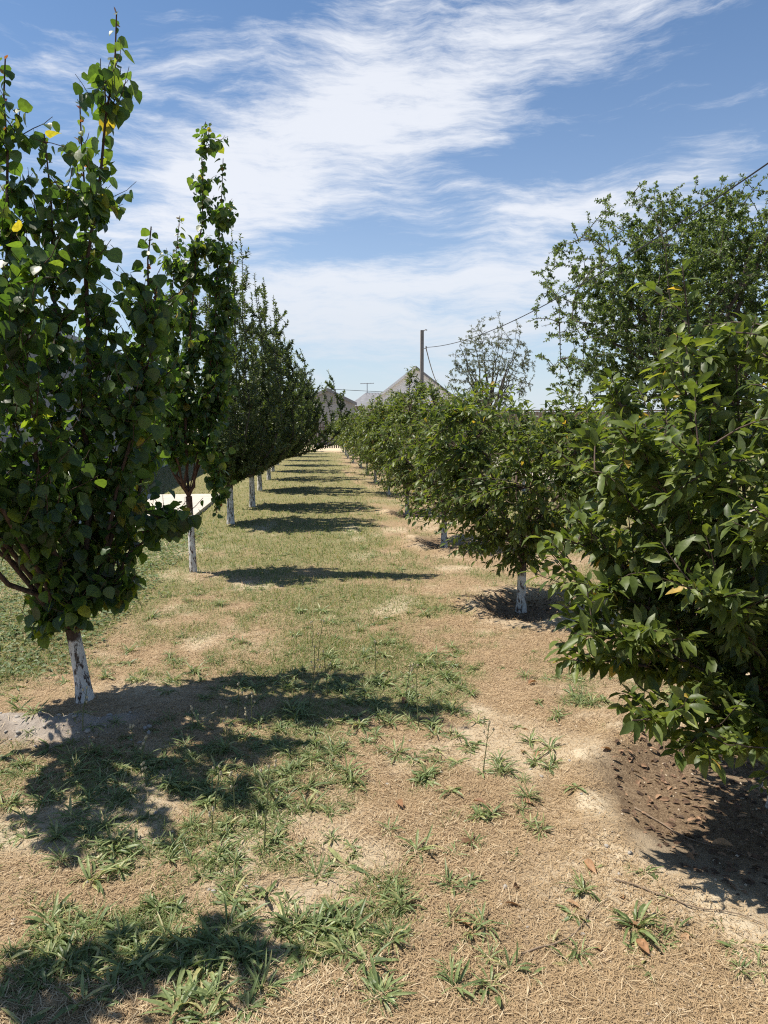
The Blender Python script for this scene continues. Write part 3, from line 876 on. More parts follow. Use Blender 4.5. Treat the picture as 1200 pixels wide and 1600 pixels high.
# the big apricot at the left edge
apricot(APRICOTS[1], [
    ([(-.14, -.05, .66), (-.24, -.06, 1.05), (-.30, -.05, 1.9), (-.27, .0, 2.75), (-.23, .0, 3.42)], .034, 13, .42),
    ([(.0, .03, .70), (.08, .04, 1.3), (.09, .03, 2.1), (.22, .0, 2.9), (.33, .0, 3.66)], .034, 13, .44),
    ([(.10, .03, .62), (.20, .05, .95), (.30, .07, 1.5), (.40, .08, 2.1), (.45, .07, 2.62)], .030, 12, .36),
    ([(.02, .16, .7), (.0, .30, 1.2), (-.02, .42, 2.2), (.01, .42, 3.42)], .028, 11, .42),
    ([(-.03, -.16, .7), (-.08, -.34, 1.3), (-.06, -.44, 1.9), (.02, -.42, 2.40)], .028, 11, .42),
    ([(-.25, .10, .75), (-.48, .12, 1.15), (-.58, .12, 1.9), (-.46, .1, 2.8)], .028, 11, .45),
    ([(.12, .16, .66), (.24, .36, 1.0), (.32, .50, 1.6), (.38, .52, 2.4)], .026, 9, .34),
    ([(.14, .0, .80), (.26, .0, 1.3), (.40, .02, 1.8), (.48, .02, 2.3)], .022, 10, .32),
    ([(.15, .03, .68), (.32, .01, .90), (.48, .0, 1.02), (.60, .0, .99)], .016, 7, .18),
    ([(-.25, -.2, .8), (-.46, -.38, 1.3), (-.52, -.46, 2.0), (-.50, -.46, 2.7)], .024, 10, .42),
    ([(-.05, .0, .9), (-.06, .02, 1.6), (-.05, .0, 2.3), (-.06, .0, 3.05)], .026, 12, .40),
    ([(-.30, .0, .80), (-.62, -.05, 1.05), (-.80, -.05, 1.5), (-.84, -.05, 2.2)], .024, 9, .38),
    ([(-.10, -.18, .66), (-.22, -.50, 1.2), (-.30, -.85, 2.0), (-.30, -1.0, 2.75)], .026, 12, .46),
    ([(-.16, -.14, .7), (-.40, -.52, 1.3), (-.50, -.95, 1.9), (-.52, -1.10, 2.4)], .024, 11, .46),
    ([(-.20, -.22, .7), (-.48, -.70, 1.2), (-.62, -1.20, 1.7), (-.66, -1.42, 2.2)], .024, 11, .46),
    ([(-.10, -.04, .46), (-.17, -.06, .50), (-.20, -.05, .40)], .010, 5, .10),
    ([(.03, -.08, .55), (.05, -.14, .62), (.04, -.16, .46)], .010, 6, .12),
    ([(-.04, -.10, .60), (-.06, -.17, .80), (-.08, -.2, 1.0)], .010, 8, .16),
    ([(-.02, .08, .60), (.03, .12, .80), (.05, .14, 1.05)], .010, 7, .16),
    ([(.10, -.02, .60), (.19, -.05, .66), (.22, -.06, .58)], .010, 5, .10),
], 11, 'big apricot tree at the left edge with broad leaves and whitewashed trunk', lean=(-.05, 0), dens=.62, tr=.042, leaf=.078)

# thin apricot beside the concrete pad
apricot(APRICOTS[2], [
    ([(-.05, .0, 1.0), (-.04, .02, 1.6), (.06, .02, 2.5), (.18, .0, 3.6), (.26, .0, 4.52)], .028, 15, .36),
    ([(-.14, .05, 1.05), (-.26, .05, 1.6), (-.16, .05, 2.6), (-.02, .0, 3.62)], .026, 13, .38),
    ([(.06, -.04, .95), (.14, -.05, 1.4), (.26, -.05, 2.2), (.36, .0, 3.2), (.42, 0, 4.18)], .024, 15, .34),
    ([(-.05, .22, 1.1), (-.06, .32, 1.8), (.02, .32, 3.1)], .022, 11, .4),
    ([(-.10, -.20, 1.1), (-.16, -.32, 1.8), (-.14, -.3, 2.8)], .022, 11, .4),
    ([(.10, -.06, 1.30), (.22, -.10, 1.25), (.30, -.1, .95), (.26, -.1, .62)], .010, 7, .14),
    ([(-.26, .05, 1.2), (-.48, .05, 1.8), (-.44, .05, 2.9)], .02, 11, .36),
    ([(.16, .05, 1.3), (.30, .05, 1.8), (.42, .05, 2.6), (.45, .0, 3.2)], .018, 12, .32),
], 23, 'slender taller apricot tree with thin whitewashed trunk beside the concrete pad', th=.80, tr=.036, lean=(-.02, 0), leaf=.080, dens=.95, bark='apricot_bark_high')

# apricot beside the viewer: out of frame but for a few leaves, its shade falls on the near weeds
apricot(APRICOTS[0], [
    ([(-.05, .3, .8), (.02, .75, 1.4), (.10, 1.12, 2.0), (.10, 1.15, 2.8)], .03, 8, .36),
    ([(-.2, .4, .9), (-.25, .9, 1.6), (-.15, 1.30, 2.3)], .03, 7, .36),
    ([(-.3, .0, .8), (-.6, .0, 1.6), (-.6, .1, 3.0)], .03, 9, .42),
    ([(-.1, .3, .8), (-.3, .6, 1.6), (-.3, .8, 2.8)], .03, 7, .40),
], 37, 'apricot branches reaching in at the very edge beside the viewer', n_single=0, dens=.8)

def apple(base, seed, label, H, rad, leaf=.062, dens=1.0, nl=14, lean=(0, 0), bias=(0, 0), th=.62, n_single=0):
    rng = np.random.default_rng(seed)
    bz = gz(*base); b = (base[0], base[1], bz)
    root = thing('apple_tree', b, label, 'tree', 'narrow fruit trees in the left row')
    tk = MB(); P, R = flare(th, .058, .048, lean); tk.tube(P, R, 9); top = P[-1]
    L = Leaves(); parts = []
    for i in range(nl):
        a = 6.283 * (i + .5 * rng.random()) / nl; rr = rad * (.35 + .75 * rng.random()) if i else .05
        hh = H * (.86 + .14 * rng.random()) if i else H
        if i % 3 == 2: hh *= .90; rr *= 1.1
        if i % 3 == 1: hh *= .80; rr *= 1.2
        o = np.array([math.cos(a) * rr + bias[0], math.sin(a) * rr + bias[1], 0])
        m = MB()
        Q = smooth_path([top, top + o * .55 + [0, 0, .22], o * 1.0 + [0, 0, th + (hh - th) * .30], o * 1.0 + [0, 0, th + (hh - th) * .62], o * .84 + [0, 0, hh]], 15)
        Q[1:-1] += rng.normal(size=(13, 3)) * .02
        m.tube(Q, np.linspace(.024, .003, len(Q)), 6)
        emit(rng, L, Q, int((hh - th) * 70 * dens), .06, leaf, 'apple')
        ns = int(26 * dens)
        for k in range(ns):
            t = .05 + .91 * (k + rng.random()) / ns
            j = int(t * (len(Q) - 1)); tg = nrmz((Q[min(j + 1, 14)] - Q[j])[None])[0] if j < 14 else np.array([0, 0, 1.])
            a2 = rng.random() * 6.28
            ln = (.22 + .36 * rng.random()) * (1.25 - .65 * t)
            sp = grow(rng, Q[j], tg * .55 + np.array([math.cos(a2), math.sin(a2), .05]), ln, 5, .75, .12)
            m.tube(sp, np.linspace(.005, .0018, len(sp)), 4)
            emit(rng, L, sp, int(ln * 92 * dens) + 3, .02, leaf, 'apple')
        parts.append(m)
    finish_tree(root, b, tk, parts, L, TPL['apple_far'] if base[1] < 13 else TPL['tiny'], TPL['apple_lo'], MAT['apple'], MAT['apple_bark'], rng, n_single)

ORD = ['first', 'second', 'third', 'fourth', 'fifth', 'sixth', 'seventh', 'eighth', 'ninth', 'tenth', 'eleventh', 'twelfth']
rs = random.Random(8)
for i, y in enumerate(APPLE_Y):
    H = [4.55, 4.25, 3.6, 3.5, 3.4, 3.4, 3.3, 3.3, 3.2, 3.2][i]
    lab = ['dark narrow fruit tree with whitewashed trunk, first behind the two apricots',
           'narrow fruit tree close behind the first dark one in the left row',
           'narrow fruit tree leaning its leafy tips over the grass alley'][i] if i < 3 else f'narrow whitewashed fruit tree, {ORD[i]} behind the two apricots in the left row'
    apple((LEFT_X + [.06, .15, .14, .12][min(i, 3)] + rs.uniform(-.04, .04), y), 100 + i, lab, H, [.70, .82, 1.0, 1.0, .9, .7, .7, .7, .7, .7][i],
          dens=1.5 if i < 3 else (.9 if i < 6 else .6), bias=[(.10, 0), (.30, 0), (.70, 0), (.85, 0), (.55, 0)][min(i, 4)], leaf=.074 if i < 3 else .085,
          n_single=0)

def crown_tree(name, base, seed, label, cat, group, trunk_h, tr, center, rad, n_limb, n_tip, leaf, per, mode, tpl, hi, mat, bark,
               n_single=0, extra=(), droop=.0, tip_len=.35, shell=(.45, 1.05), lump=.18, lean=(0, 0), zmin=None, grow_on=False, clumps=0):
    """trunk, limbs spreading into an uneven crown volume, shoots to every part of it, leaves on the shoots"""
    rng = np.random.default_rng(seed)
    bz = gz(*base); b = (base[0], base[1], bz)
    root = thing(name, b, label, cat, group)
    tk = MB(); P, R = flare(trunk_h, tr * 1.2, tr, lean); tk.tube(P, R, 9); top = P[-1]
    C = np.array(center, float); RD = np.array(rad, float)
    limbs = []; meshes = []
    for i in range(n_limb):
        a = 6.283 * (i + .6 * rng.random()) / n_limb; el = rng.uniform(.0, .95)
        tip = C + RD * np.array([math.cos(a) * math.cos(el), math.sin(a) * math.cos(el), math.sin(el)]) * rng.uniform(.62, .92)
        mid = top * .5 + tip * .5 + np.array([0, 0, .16 * np.linalg.norm(tip - top)])
        Q = bez(top, mid, tip, 12); Q[1:-1] += rng.normal(size=(11, 3)) * .02 * RD.mean()
        m = MB(); m.tube(Q, np.linspace(tr * .62, tr * .10, len(Q)), 6); limbs.append(Q); meshes.append(m)
    for ctrl in extra:
        Q = smooth_path([top] + [np.array(c, float) for c in ctrl], 13)
        m = MB(); m.tube(Q, np.linspace(tr * .42, .0022, len(Q)), 6); limbs.append(Q); meshes.append(m)
    LP = np.vstack([q[2:] for q in limbs]); own = np.concatenate([np.full(len(q) - 2, i) for i, q in enumerate(limbs)])
    L = Leaves()
    for q in limbs[:n_limb]: emit(rng, L, q, int(per * 1.6), .45, leaf, mode)
    for q, m in zip(limbs[n_limb:], meshes[n_limb:]):
        ln = np.linalg.norm(np.diff(q, axis=0), axis=1).sum()
        emit(rng, L, q, int(ln * 80), .30, leaf, mode)
        for k in range(int(ln * 13)):
            j = int(rng.integers(4, len(q) - 1)); a = rng.random() * 6.28; tg = nrmz((q[j + 1] - q[j])[None])[0]
            sp = grow(rng, q[j], tg * .9 + np.array([math.cos(a), math.sin(a), .1]) * .8, rng.uniform(.10, .26), 4, .3, .1)
            m.tube(sp, np.linspace(.003, .0016, 5), 4); emit(rng, L, sp, per - 6, .15, leaf, mode)
    # lumpy directions: some sectors of the crown reach further out than others
    lumps = nrmz(rng.normal(size=(14, 3))); amp = rng.uniform(-lump, lump, 14)
    nt = 0
    if clumps:
        cu = nrmz(rng.normal(size=(clumps, 3))); cu[:, 2] = np.abs(cu[:, 2]) * np.where(rng.random(clumps) < .62, 1, -1)
        cr = rng.uniform(.50, .98, clumps)[:, None]; cc = cu * cr; cs = rng.uniform(.18, .34, clumps)
    while nt < n_tip:
        u = rng.normal(size=3); u /= np.linalg.norm(u)
        k = 1 + (amp * np.exp(-(1 - lumps @ u) * 6)).sum()
        rr = (shell[0] ** 3 + (shell[1] ** 3 - shell[0] ** 3) * rng.random()) ** (1 / 3) * k
        tip = C + RD * u * rr
        if clumps and rng.random() < .68:
            q = int(rng.integers(clumps)); tip = C + RD * (cc[q] + u * cs[q] * rng.random() ** .4 + np.array([0, 0, .10 * rng.random() ** 3]))
        if zmin is not None and tip[2] < zmin: continue
        nt += 1
        dd = np.linalg.norm(LP - tip, axis=1) + .25 * np.maximum(0, LP[:, 2] - tip[2]); j = int(np.argmin(dd)); A = LP[j]; oj = own[j]
        v = tip - A; ln = np.linalg.norm(v)
        c = A + v * .5 + np.array([0, 0, .22 * ln]) + rng.normal(size=3) * .08 * ln
        t2 = tip + np.array([0, 0, -droop * ln])
        Q = bez(A, c, t2, 3 if grow_on else 5)
        if grow_on and ln > .30:
            LP = np.vstack([LP, Q[1:3]]); own = np.concatenate([own, np.full(2, oj)])
        meshes[oj].tube(Q, np.linspace(min(tr * .12, .004 + .012 * ln), max(.0016, tr * .03), len(Q)), 3)
        emit(rng, L, Q, per, .25, leaf, mode)
    for ctrl in extra:
        pass
    finish_tree(root, b, tk, meshes, L, tpl, hi, mat, bark, rng, n_single)
    return root

def cherry(base, seed, label, center, rad, n_tip, per, leaf=.082, n_single=0, extra=(), hi=False, th=.42, tr=.036, **kw):
    crown_tree('cherry_tree', base, seed, label, 'tree', 'low cherry trees in the right row', th, tr, center, rad, 9, n_tip, leaf, per, 'cherry',
               TPL['cherry_lo'] if hi else TPL['cherry_far'], TPL['cherry'], MAT['cherry'], MAT['cherry_bark'], n_single, extra, **kw)

cherry((RIGHT_X + .20, CHERRY_Y[0] - .1), 201, 'nearest cherry tree filling the right edge with long glossy leaves', (.02, -.12, 1.24), (.97, .98, .88), 600, 19, .076, 300,
       extra=[[(-.25, -.2, .8), (-.62, -.28, 1.3), (-.93, -.34, 1.64)], [(-.25, -.05, .8), (-.60, .05, 1.35), (-.78, .1, 1.85)], [(-.3, -.1, .8), (-.66, -.15, 1.25), (-.96, -.22, 1.48)], [(-.2, -.05, .9), (-.50, -.1, 1.5), (-.66, -.2, 1.97)], [(-.2, .05, .85), (-.42, .0, 1.5), (-.60, -.1, 2.24)],
              [(-.3, -.1, .55), (-.74, -.24, .76), (-1.12, -.36, .82)], [(-.3, -.3, .55), (-.64, -.46, .68), (-.86, -.56, .68)],
              [(.0, .0, .9), (-.10, .0, 1.6), (-.20, -.1, 2.14)], [(-.35, .0, .7), (-.76, -.1, 1.08), (-1.04, -.15, 1.34)],
              [(-.1, .05, .8), (-.25, .0, 1.4), (-.38, -.1, 2.00)], [(-.15, -.3, .5), (-.38, -.45, .62), (-.48, -.55, .58)], [(-.3, -.1, .65), (-.72, -.18, .98), (-1.08, -.26, 1.08)], [(-.3, .0, .7), (-.72, -.05, 1.1), (-1.04, -.08, 1.22)], [(-.3, -.2, .6), (-.76, -.34, .86), (-1.10, -.44, .94)], [(-.25, -.25, .5), (-.62, -.5, .62), (-.80, -.62, .58)], [(-.2, -.35, .5), (-.46, -.66, .66), (-.58, -.80, .64)], [(-.25, -.25, .7), (-.6, -.55, 1.05), (-.86, -.74, 1.16)], [(-.2, -.3, .8), (-.45, -.65, 1.2), (-.64, -.84, 1.38)], [(-.1, -.3, .6), (-.3, -.65, .9), (-.42, -.88, .98)], [(-.25, -.2, .9), (-.55, -.45, 1.35), (-.74, -.55, 1.55)],
              [(-.05, -.1, .36), (-.08, -.16, .34), (-.10, -.2, .22)]],
       hi=True, droop=.02, th=.34, tr=.034, zmin=.42)
cherry((RIGHT_X + .04, CHERRY_Y[1] - .17), 202, 'full round cherry tree with white trunk in a dark watering basin', (.0, 0, 1.14), (1.0, .85, .80), 640, 19, .074, 300, hi=True, zmin=.34, th=.44)
cherry((RIGHT_X - .02, CHERRY_Y[2] - .1), 203, 'cherry tree with short white trunk, second along the right row past the basin tree', (-.08, 0, 1.28), (.95, .88, .90), 560, 17, .076, 0, zmin=.4)
cherry((RIGHT_X - .08, CHERRY_Y[3] - .05), 204, 'dark trunked cherry tree with a tall leafy shoot on top', (0, 0, 1.32), (.95, .85, .94), 480, 17, .080, 0,
       extra=[[(-.02, 0, 1.5), (.02, 0, 2.0), (.05, 0, 2.55)], [(.1, 0, 1.5), (.18, 0, 2.0), (.2, 0, 2.4)]], zmin=.4)
for i in range(4, len(CHERRY_Y)):
    rr = random.Random(300 + i)
    cherry((RIGHT_X + rr.uniform(-.08, .08), CHERRY_Y[i]), 210 + i, f'low cherry tree, {ORD[i]} of the right row counted from the nearest one',
           (0, 0, 1.26 if i < 7 else 1.16), (.98 + rr.uniform(-.08, .1), .95, (.84 if i < 7 else .74) + rr.uniform(-.12, .12)), 340 if i < 8 else 240, 15, .088, 0, zmin=.42)
for i, (x, y) in enumerate(CHERRY2):
    cherry((x, y), 240 + i, f'outer cherry tree standing by the pale track, {ORD[i]} from the viewer', (0, 0, 1.05), (.9, .9, .74), 320, 15, .088, 0, zmin=.4)

# tall elm on the right and the thin silvery tree
crown_tree('elm_tree', (11.66, 21.0), 301, 'tall dense elm tree rising behind the nearest cherry tree', 'tree', None, 1.7, .20, (.0, 0, 4.0), (4.55, 3.5, 3.75), 28, 7000, .100, 26, 'elm',
           TPL['tiny'], TPL['tiny'], MAT['elm'], MAT['plain_bark'], shell=(.40, 1.06), lump=.26, droop=.0, grow_on=True, clumps=105)
crown_tree('silver_tree', (6.15, 25.2), 302, 'thin silvery tree with see-through crown beyond the cherry row', 'tree', None, 1.3, .07, (0.05, 0, 3.3), (1.5, 1.3, 1.72), 18, 640, .088, 18, 'apple',
           TPL['narrow'], TPL['narrow'], MAT['silver'], MAT['plain_bark'], shell=(.3, 1.05), lump=.3, grow_on=True)

# ------------------------------------------------------------------ ground cover
RNG = np.random.default_rng(77)

def sample_view(n, y0, y1, margin=40, xpow=None):
    """points on the ground spread evenly over the part of it the photograph looks at"""
    inv = RNG.uniform(1 / y1, 1 / y0, n); y = 1 / inv
    half_l = math.tan(math.atan((600) / FPX) - YAW) * 1.0; half_r = math.tan(math.atan(600 / FPX) + YAW)
    x = RNG.uniform(-half_l * 1.22 - .06, half_r * 1.10 + .04, n) * y
    return x, y

def blades(name, x, y, length, width, lean, mat, label, curve=.5, lift=0.0, flat=False, seg=2, kind='stuff', cat=None):
    n = len(x); z = height(x, y) + lift
    a = RNG.uniform(0, 2 * math.pi, n)
    h = np.stack([np.cos(a), np.sin(a), np.zeros(n)], 1); s = np.stack([-np.sin(a), np.cos(a), np.zeros(n)], 1)
    p0 = np.stack([x, y, z], 1)
    up = np.zeros((n, 3)); up[:, 2] = 1
    ln = length[:, None]; w = width[:, None]; le = lean[:, None]
    d0 = nrmz(up * (1 - le) + h * le)
    bend = s * (RNG.normal(size=(n, 1)) * curve) if flat else h * curve
    d1 = nrmz(d0 + bend + (0 if flat else -up * curve * .4))
    p1 = p0 + d0 * ln * .5; p2 = p1 + d1 * ln * .5
    if seg == 1:
        V = np.stack([p0 - s * w, p0 + s * w, p0 + d0 * ln], 1).reshape(-1, 3); T = np.arange(n * 3).reshape(-1, 3)
    else:
        V = np.stack([p0 - s * w * .7, p0 + s * w * .7, p1 + s * w, p1 - s * w, p2], 1).reshape(-1, 3)
        o = (np.arange(n) * 5)[:, None]
        T = np.vstack([o + [0, 1, 2], o + [0, 2, 3], o + [3, 2, 4]])
    o = link(name, mesh_tris(name, V, T, False, [mat]))
    o['kind'] = kind
    if label: o['label'] = label
    return o

def off_hard(x, y):
    pad = (x > PAD[0]) & (x < PAD[1]) & (y > PAD[2]) & (y < PAD[3]); tr = (x > TRACK[0]) & (x < TRACK[1])
    return ~(pad | tr) & (y < 44)

# dry straw litter lying on the near ground
for (cnt, ya, yb, sg) in ((95000, 1.45, 2.9, 2), (150000, 2.9, 11, 1)):
    x, y = sample_view(cnt, ya, yb)
    keep = (RNG.random(len(x)) < (1 - .55 * green(x, y))) & (basin_r(x, y) > 1.25 - .35 * RNG.random(len(x))) & (rubble(x, y) < .35) & off_hard(x, y)
    bare = sstep(.60, .74, fbm(x * 1.4 + 9, y * 1.4, 77, 3)); keep &= RNG.random(len(x)) > .6 * bare
    x, y = x[keep], y[keep]
    blades('straw_litter', x, y, RNG.uniform(.010, .042, len(x)), np.maximum(.0006 + .0010 * RNG.random(len(x)) ** 2, y * .00036), RNG.uniform(.62, 1.02, len(x)), MAT['straw'],
           'dry clipped straw lying over the near ground' if sg == 2 else 'dry clipped straw further along the alley', .7, .003, True, sg)

# paler broken stalks on top
x, y = sample_view(24000, 1.6, 9)
keep = (RNG.random(len(x)) < (.25 + .75 * sstep(.45, .6, fbm(x * 2.2, y * 2.2, 91, 3)))) & (basin_r(x, y) > 1.2) & off_hard(x, y)
x, y = x[keep], y[keep]
blades('broken_stalks', x, y, RNG.uniform(.014, .055, len(x)), np.maximum(.0007 + .0009 * RNG.random(len(x)), y * .0003), RNG.uniform(.6, 1.0, len(x)), MAT['pale_straw'],
       'pale broken grass stalks scattered on the straw', .3, .006, True)
# crumbs of dry soil
x, y = sample_view(5200, 1.5, 7)
keep = (RNG.random(len(x)) < .12 + .88 * sstep(.52, .66, fbm(x * 1.9 + 3, y * 1.9, 95, 3)) + rubble(x, y)) & off_hard(x, y)
x, y = x[keep], y[keep]; n = len(x)
OV = np.array([(1, 0, 0), (-1, 0, 0), (0, 1, 0), (0, -1, 0), (0, 0, .7), (0, 0, -.7)], float)
OT = np.array([(0, 2, 4), (2, 1, 4), (1, 3, 4), (3, 0, 4), (2, 0, 5), (1, 2, 5), (3, 1, 5), (0, 3, 5)])
sz = .0022 + .0075 * RNG.random(n) ** 3
P = np.stack([x, y, height(x, y) + sz * .3], 1)
V = (P[:, None, :] + OV[None] * RNG.uniform(.6, 1.3, (n, 6, 1)) * sz[:, None, None]).reshape(-1, 3)
T = (OT[None] + (np.arange(n) * 6)[:, None, None]).reshape(-1, 3)
o = link('soil_crumbs', mesh_tris('soil_crumbs', V, T, False, [MAT['crumb']])); tag(o, 'crumbs of dry soil on the bare patches', None, kind='stuff')
# short green grass
for (cnt, ya, yb, sg) in ((90000, 2.0, 4.6, 2), (210000, 4.6, 43, 1)):
    x, y = sample_view(cnt, ya, yb)
    keep = (RNG.random(len(x)) < green(x, y) ** 1.3) & off_hard(x, y)
    x, y = x[keep], y[keep]
    ln = np.where(y < 8, RNG.uniform(.018, .058, len(x)), RNG.uniform(.03, .075, len(x)))
    blades('grass', x, y, ln, np.maximum(.0013, y * .00042), RNG.uniform(.25, .9, len(x)), MAT['grass'],
           'short green grass among the near weeds' if sg == 2 else 'thin patchy green grass of the alley between the tree rows', .6, 0.0, False, sg)
# dry standing grass mixed in further off
x, y = sample_view(85000, 4.5, 43)
keep = (RNG.random(len(x)) < .8) & off_hard(x, y) & (basin_r(x, y) > 1.05)
x, y = x[keep], y[keep]
blades('dry_grass', x, y, RNG.uniform(.02, .06, len(x)), np.maximum(.0012, y * .00036), RNG.uniform(.4, .98, len(x)), MAT['straw'], 'dry yellow grass among the green of the alley', .6, 0.0, False, 1)

# clover-like ground cover left of the row
n = 15000
x = RNG.uniform(-4.2, -1.5, n); y = RNG.uniform(4.6, 10.9, n)
keep = (RNG.random(n) < .25 + .75 * green(x, y)) & (x > -.62 * y) & (np.hypot(x + 1.24, y - 7.83) > .4)
x, y = x[keep], y[keep]; n = len(x)
p = np.stack([x, y, height(x, y) + RNG.uniform(.01, .07, n)], 1)
a = RNG.uniform(0, 6.283, n); d = np.stack([np.cos(a), np.sin(a), RNG.uniform(-.2, .4, n)], 1)
nn = np.stack([RNG.normal(size=n) * .4, RNG.normal(size=n) * .4, np.ones(n)], 1)
bx, bd, bn = basis(d, nn)
V, T = expand(TPL['elm'], p, bx, bd, bn, RNG.uniform(.025, .055, n), np.random.default_rng(5))
o = link('clover', mesh_tris('clover', V, T, False, [MAT['clover']])); tag(o, 'soft green clover patch left of the big apricot tree', None, kind='stuff')

# dead leaves lying in the watering basins
P = []
for (cx, cy, rx, ry), m in zip(BASINS, (1000, 420, 160, 90)):
    a = RNG.uniform(0, 6.283, m); r = np.sqrt(RNG.random(m)) * 1.0
    P.append(np.stack([cx + rx * r * np.cos(a), cy + ry * r * np.sin(a)], 1))
P = np.vstack(P); n = len(P)
p = np.stack([P[:, 0], P[:, 1], height(P[:, 0], P[:, 1]) + .006], 1)
a = RNG.uniform(0, 6.283, n); d = np.stack([np.cos(a), np.sin(a), RNG.normal(size=n) * .25], 1)
nn = np.stack([RNG.normal(size=n) * .35, RNG.normal(size=n) * .35, np.ones(n)], 1)
bx, bd, bn = basis(d, nn)
V, T = expand(TPL['cherry_lo'], p, bx, bd, bn, RNG.uniform(.018, .048, n), np.random.default_rng(6))
o = link('leaf_litter', mesh_tris('leaf_litter', V, T, False, [MAT['mulch']])); tag(o, 'brown leaf litter in the basins under the cherry trees', None, kind='stuff')

# weeds: rosettes of narrow leaves
BL = [(0, .22), (.22, .62), (.5, 1.0), (.78, .72), (1, 0)]
def weed_leaf(length, width, arch, fold=.35):
    V = []; T = []; idx = []
    for (t, w) in BL:
        yy = length * (math.sin(t * arch) / arch); zz = length * (1 - math.cos(t * arch)) / arch
        V0 = np.array([0, yy, -zz])
        if w == 0: V.append(V0); idx.append((len(V) - 1,) * 3)
        else:
            ww = w * width
            V += [V0 + [-ww, 0, ww * fold], V0, V0 + [ww, 0, ww * fold]]; k = len(V); idx.append((k - 3, k - 2, k - 1))
    for a, b in zip(idx[:-1], idx[1:]):
        for s in (0, 1):
            T.append((a[s], a[s + 1], b[s + 1]))
            if b[s] != b[s + 1]: T.append((a[s], b[s + 1], b[s]))
    return np.array(V), np.array(T)

def rosette(rng, nb, size, wid, upright):
    """list of (V, T, matrix) for the leaves of one weed"""
    out = []
    for i in range(nb):
        ln = size * rng.uniform(.5, 1.05); ar = rng.uniform(.5, 1.9)
        V, T = weed_leaf(ln, wid * rng.uniform(.7, 1.2), ar)
        M = (Matrix.Translation((rng.uniform(-.012, .012), rng.uniform(-.012, .012), 0)) @ Matrix.Rotation(i * 2.399 + rng.uniform(-.4, .4), 4, 'Z')
             @ Matrix.Rotation(rng.uniform(.12, upright), 4, 'X') @ Matrix.Rotation(rng.uniform(-.7, .7), 4, 'Y') @ Matrix.Rotation(rng.uniform(-.35, .35), 4, 'Z'))
        out.append((V, T, M))
    return out

def joined(ros):
    m = MB()
    for V, T, M in ros:
        R = np.array(M.to_3x3()); m.add(V @ R.T + np.array(M.translation), T)
    return np.vstack(m.V), np.vstack(m.T)

wr = random.Random(12)
KINDS = [(18, .095, .0048, .95), (24, .115, .0046, 1.05), (12, .085, .0068, .65), (30, .125, .0050, 1.15), (22, .10, .0032, 1.2), (12, .11, .0078, .75), (34, .11, .0028, 1.25), (15, .070, .0050, .8)]
WV = []
for q in range(2):
    for kd in KINDS:
        V, T = joined(rosette(wr, *kd)); WV.append((V, T, mesh_tris('weed', V, T, False, [MAT['weed']])))
wx, wy = [], []
cand_x, cand_y = sample_view(10000, 1.85, 14)
g = green(cand_x, cand_y); prob = np.clip(.045 + g * .30, 0, 1) * np.where(cand_y > 5, .36, 1) * np.where((cand_y > 3) & (cand_y < 7), 1.6, 1)
keep = (RNG.random(len(cand_x)) < prob) & off_hard(cand_x, cand_y) & (basin_r(cand_x, cand_y) > 1.15)
wx, wy = cand_x[keep], cand_y[keep]
order = np.argsort(wy); wx, wy = wx[order], wy[order]
near_lab = 'low green weed rosette in the dry grass near the viewer'
singles = 270
CLUMP = []
for (cx, cy, sx, sy, n) in ((-.50, 2.02, .13, .08, 8), (-.28, 2.02, .12, .10, 9), (.02, 2.16, .14, .06, 7), (-.22, 2.25, .16, .06, 4)):
    for k in range(n): CLUMP.append((cx + wr.gauss(0, sx), cy + wr.gauss(0, sy)))
for (X, Y) in CLUMP:
    root = thing('weed', (X, Y, gz(X, Y) - .004), 'long leaved weed in the thick green clump along the bottom edge', 'weed', 'weeds of the thick clump at the bottom edge', wr.uniform(0, 6.28))
    kd = wr.choice([(18, .12, .0066, 1.05), (24, .13, .0056, 1.15), (15, .11, .0078, .95), (26, .11, .0046, 1.2)])
    for V, T, M in rosette(wr, *kd):
        o = link('leaf', mesh_tris('leaf', V, T, False, [MAT['weed']]), root); o.matrix_local = M
for i in range(min(singles, len(wx))):
    v = int(RNG.integers(len(WV))); X, Y = float(wx[i]), float(wy[i]); sc = float(RNG.uniform(.35, 1.15) if Y < 3.4 else RNG.uniform(.7, 1.5))
    o = link('weed', WV[v][2]); o.location = (X, Y, gz(X, Y) - .004); o.rotation_euler = (RNG.normal() * .12, RNG.normal() * .12, RNG.uniform(0, 6.28)); o.scale = (sc,) * 3
    look = ['broad leaved weed rosette', 'long leaved weed tuft', 'flat broad weed rosette', 'large bushy weed tuft', 'thin leaved weed tuft', 'sparse broad leaved weed', 'dense fine grassy tuft', 'small neat weed rosette'][v % 8]
    if Y > 6.2: where = 'in the far sunny part of the alley'
    elif X < -1.15: where = 'left of the big apricot trunk'
    elif basin_r(np.array([X]), np.array([Y]))[0] < 2.3: where = 'near the rim of a cherry basin'
    elif Y > 4.45: where = 'in the middle of the grass alley'
    elif X < -.75: where = 'beside the grey crumbly ridge'
    elif X < .05 and Y > 3.1: where = 'in the shade of the big apricot'
    elif X < .05: where = 'in the green patch at lower left'
    else: where = 'on the bare straw at lower right'
    tag(o, f'{look} {where}', 'weed', f'{look}s {where}')
m = MB()
for i in range(singles, len(wx)):
    V, T, _ = WV[int(RNG.integers(len(WV)))]; a = RNG.uniform(0, 6.28); c, s = math.cos(a), math.sin(a); sc = RNG.uniform(.55, 1.1)
    R = np.array([[c, -s, 0], [s, c, 0], [0, 0, 1]]) * sc
    m.add(V @ R.T + [wx[i], wy[i], gz(wx[i], wy[i])], T)
if m.n:
    o = m.build('weeds', MAT['weed']); tag(o, 'many small weeds scattered further along the alley', None, kind='stuff')

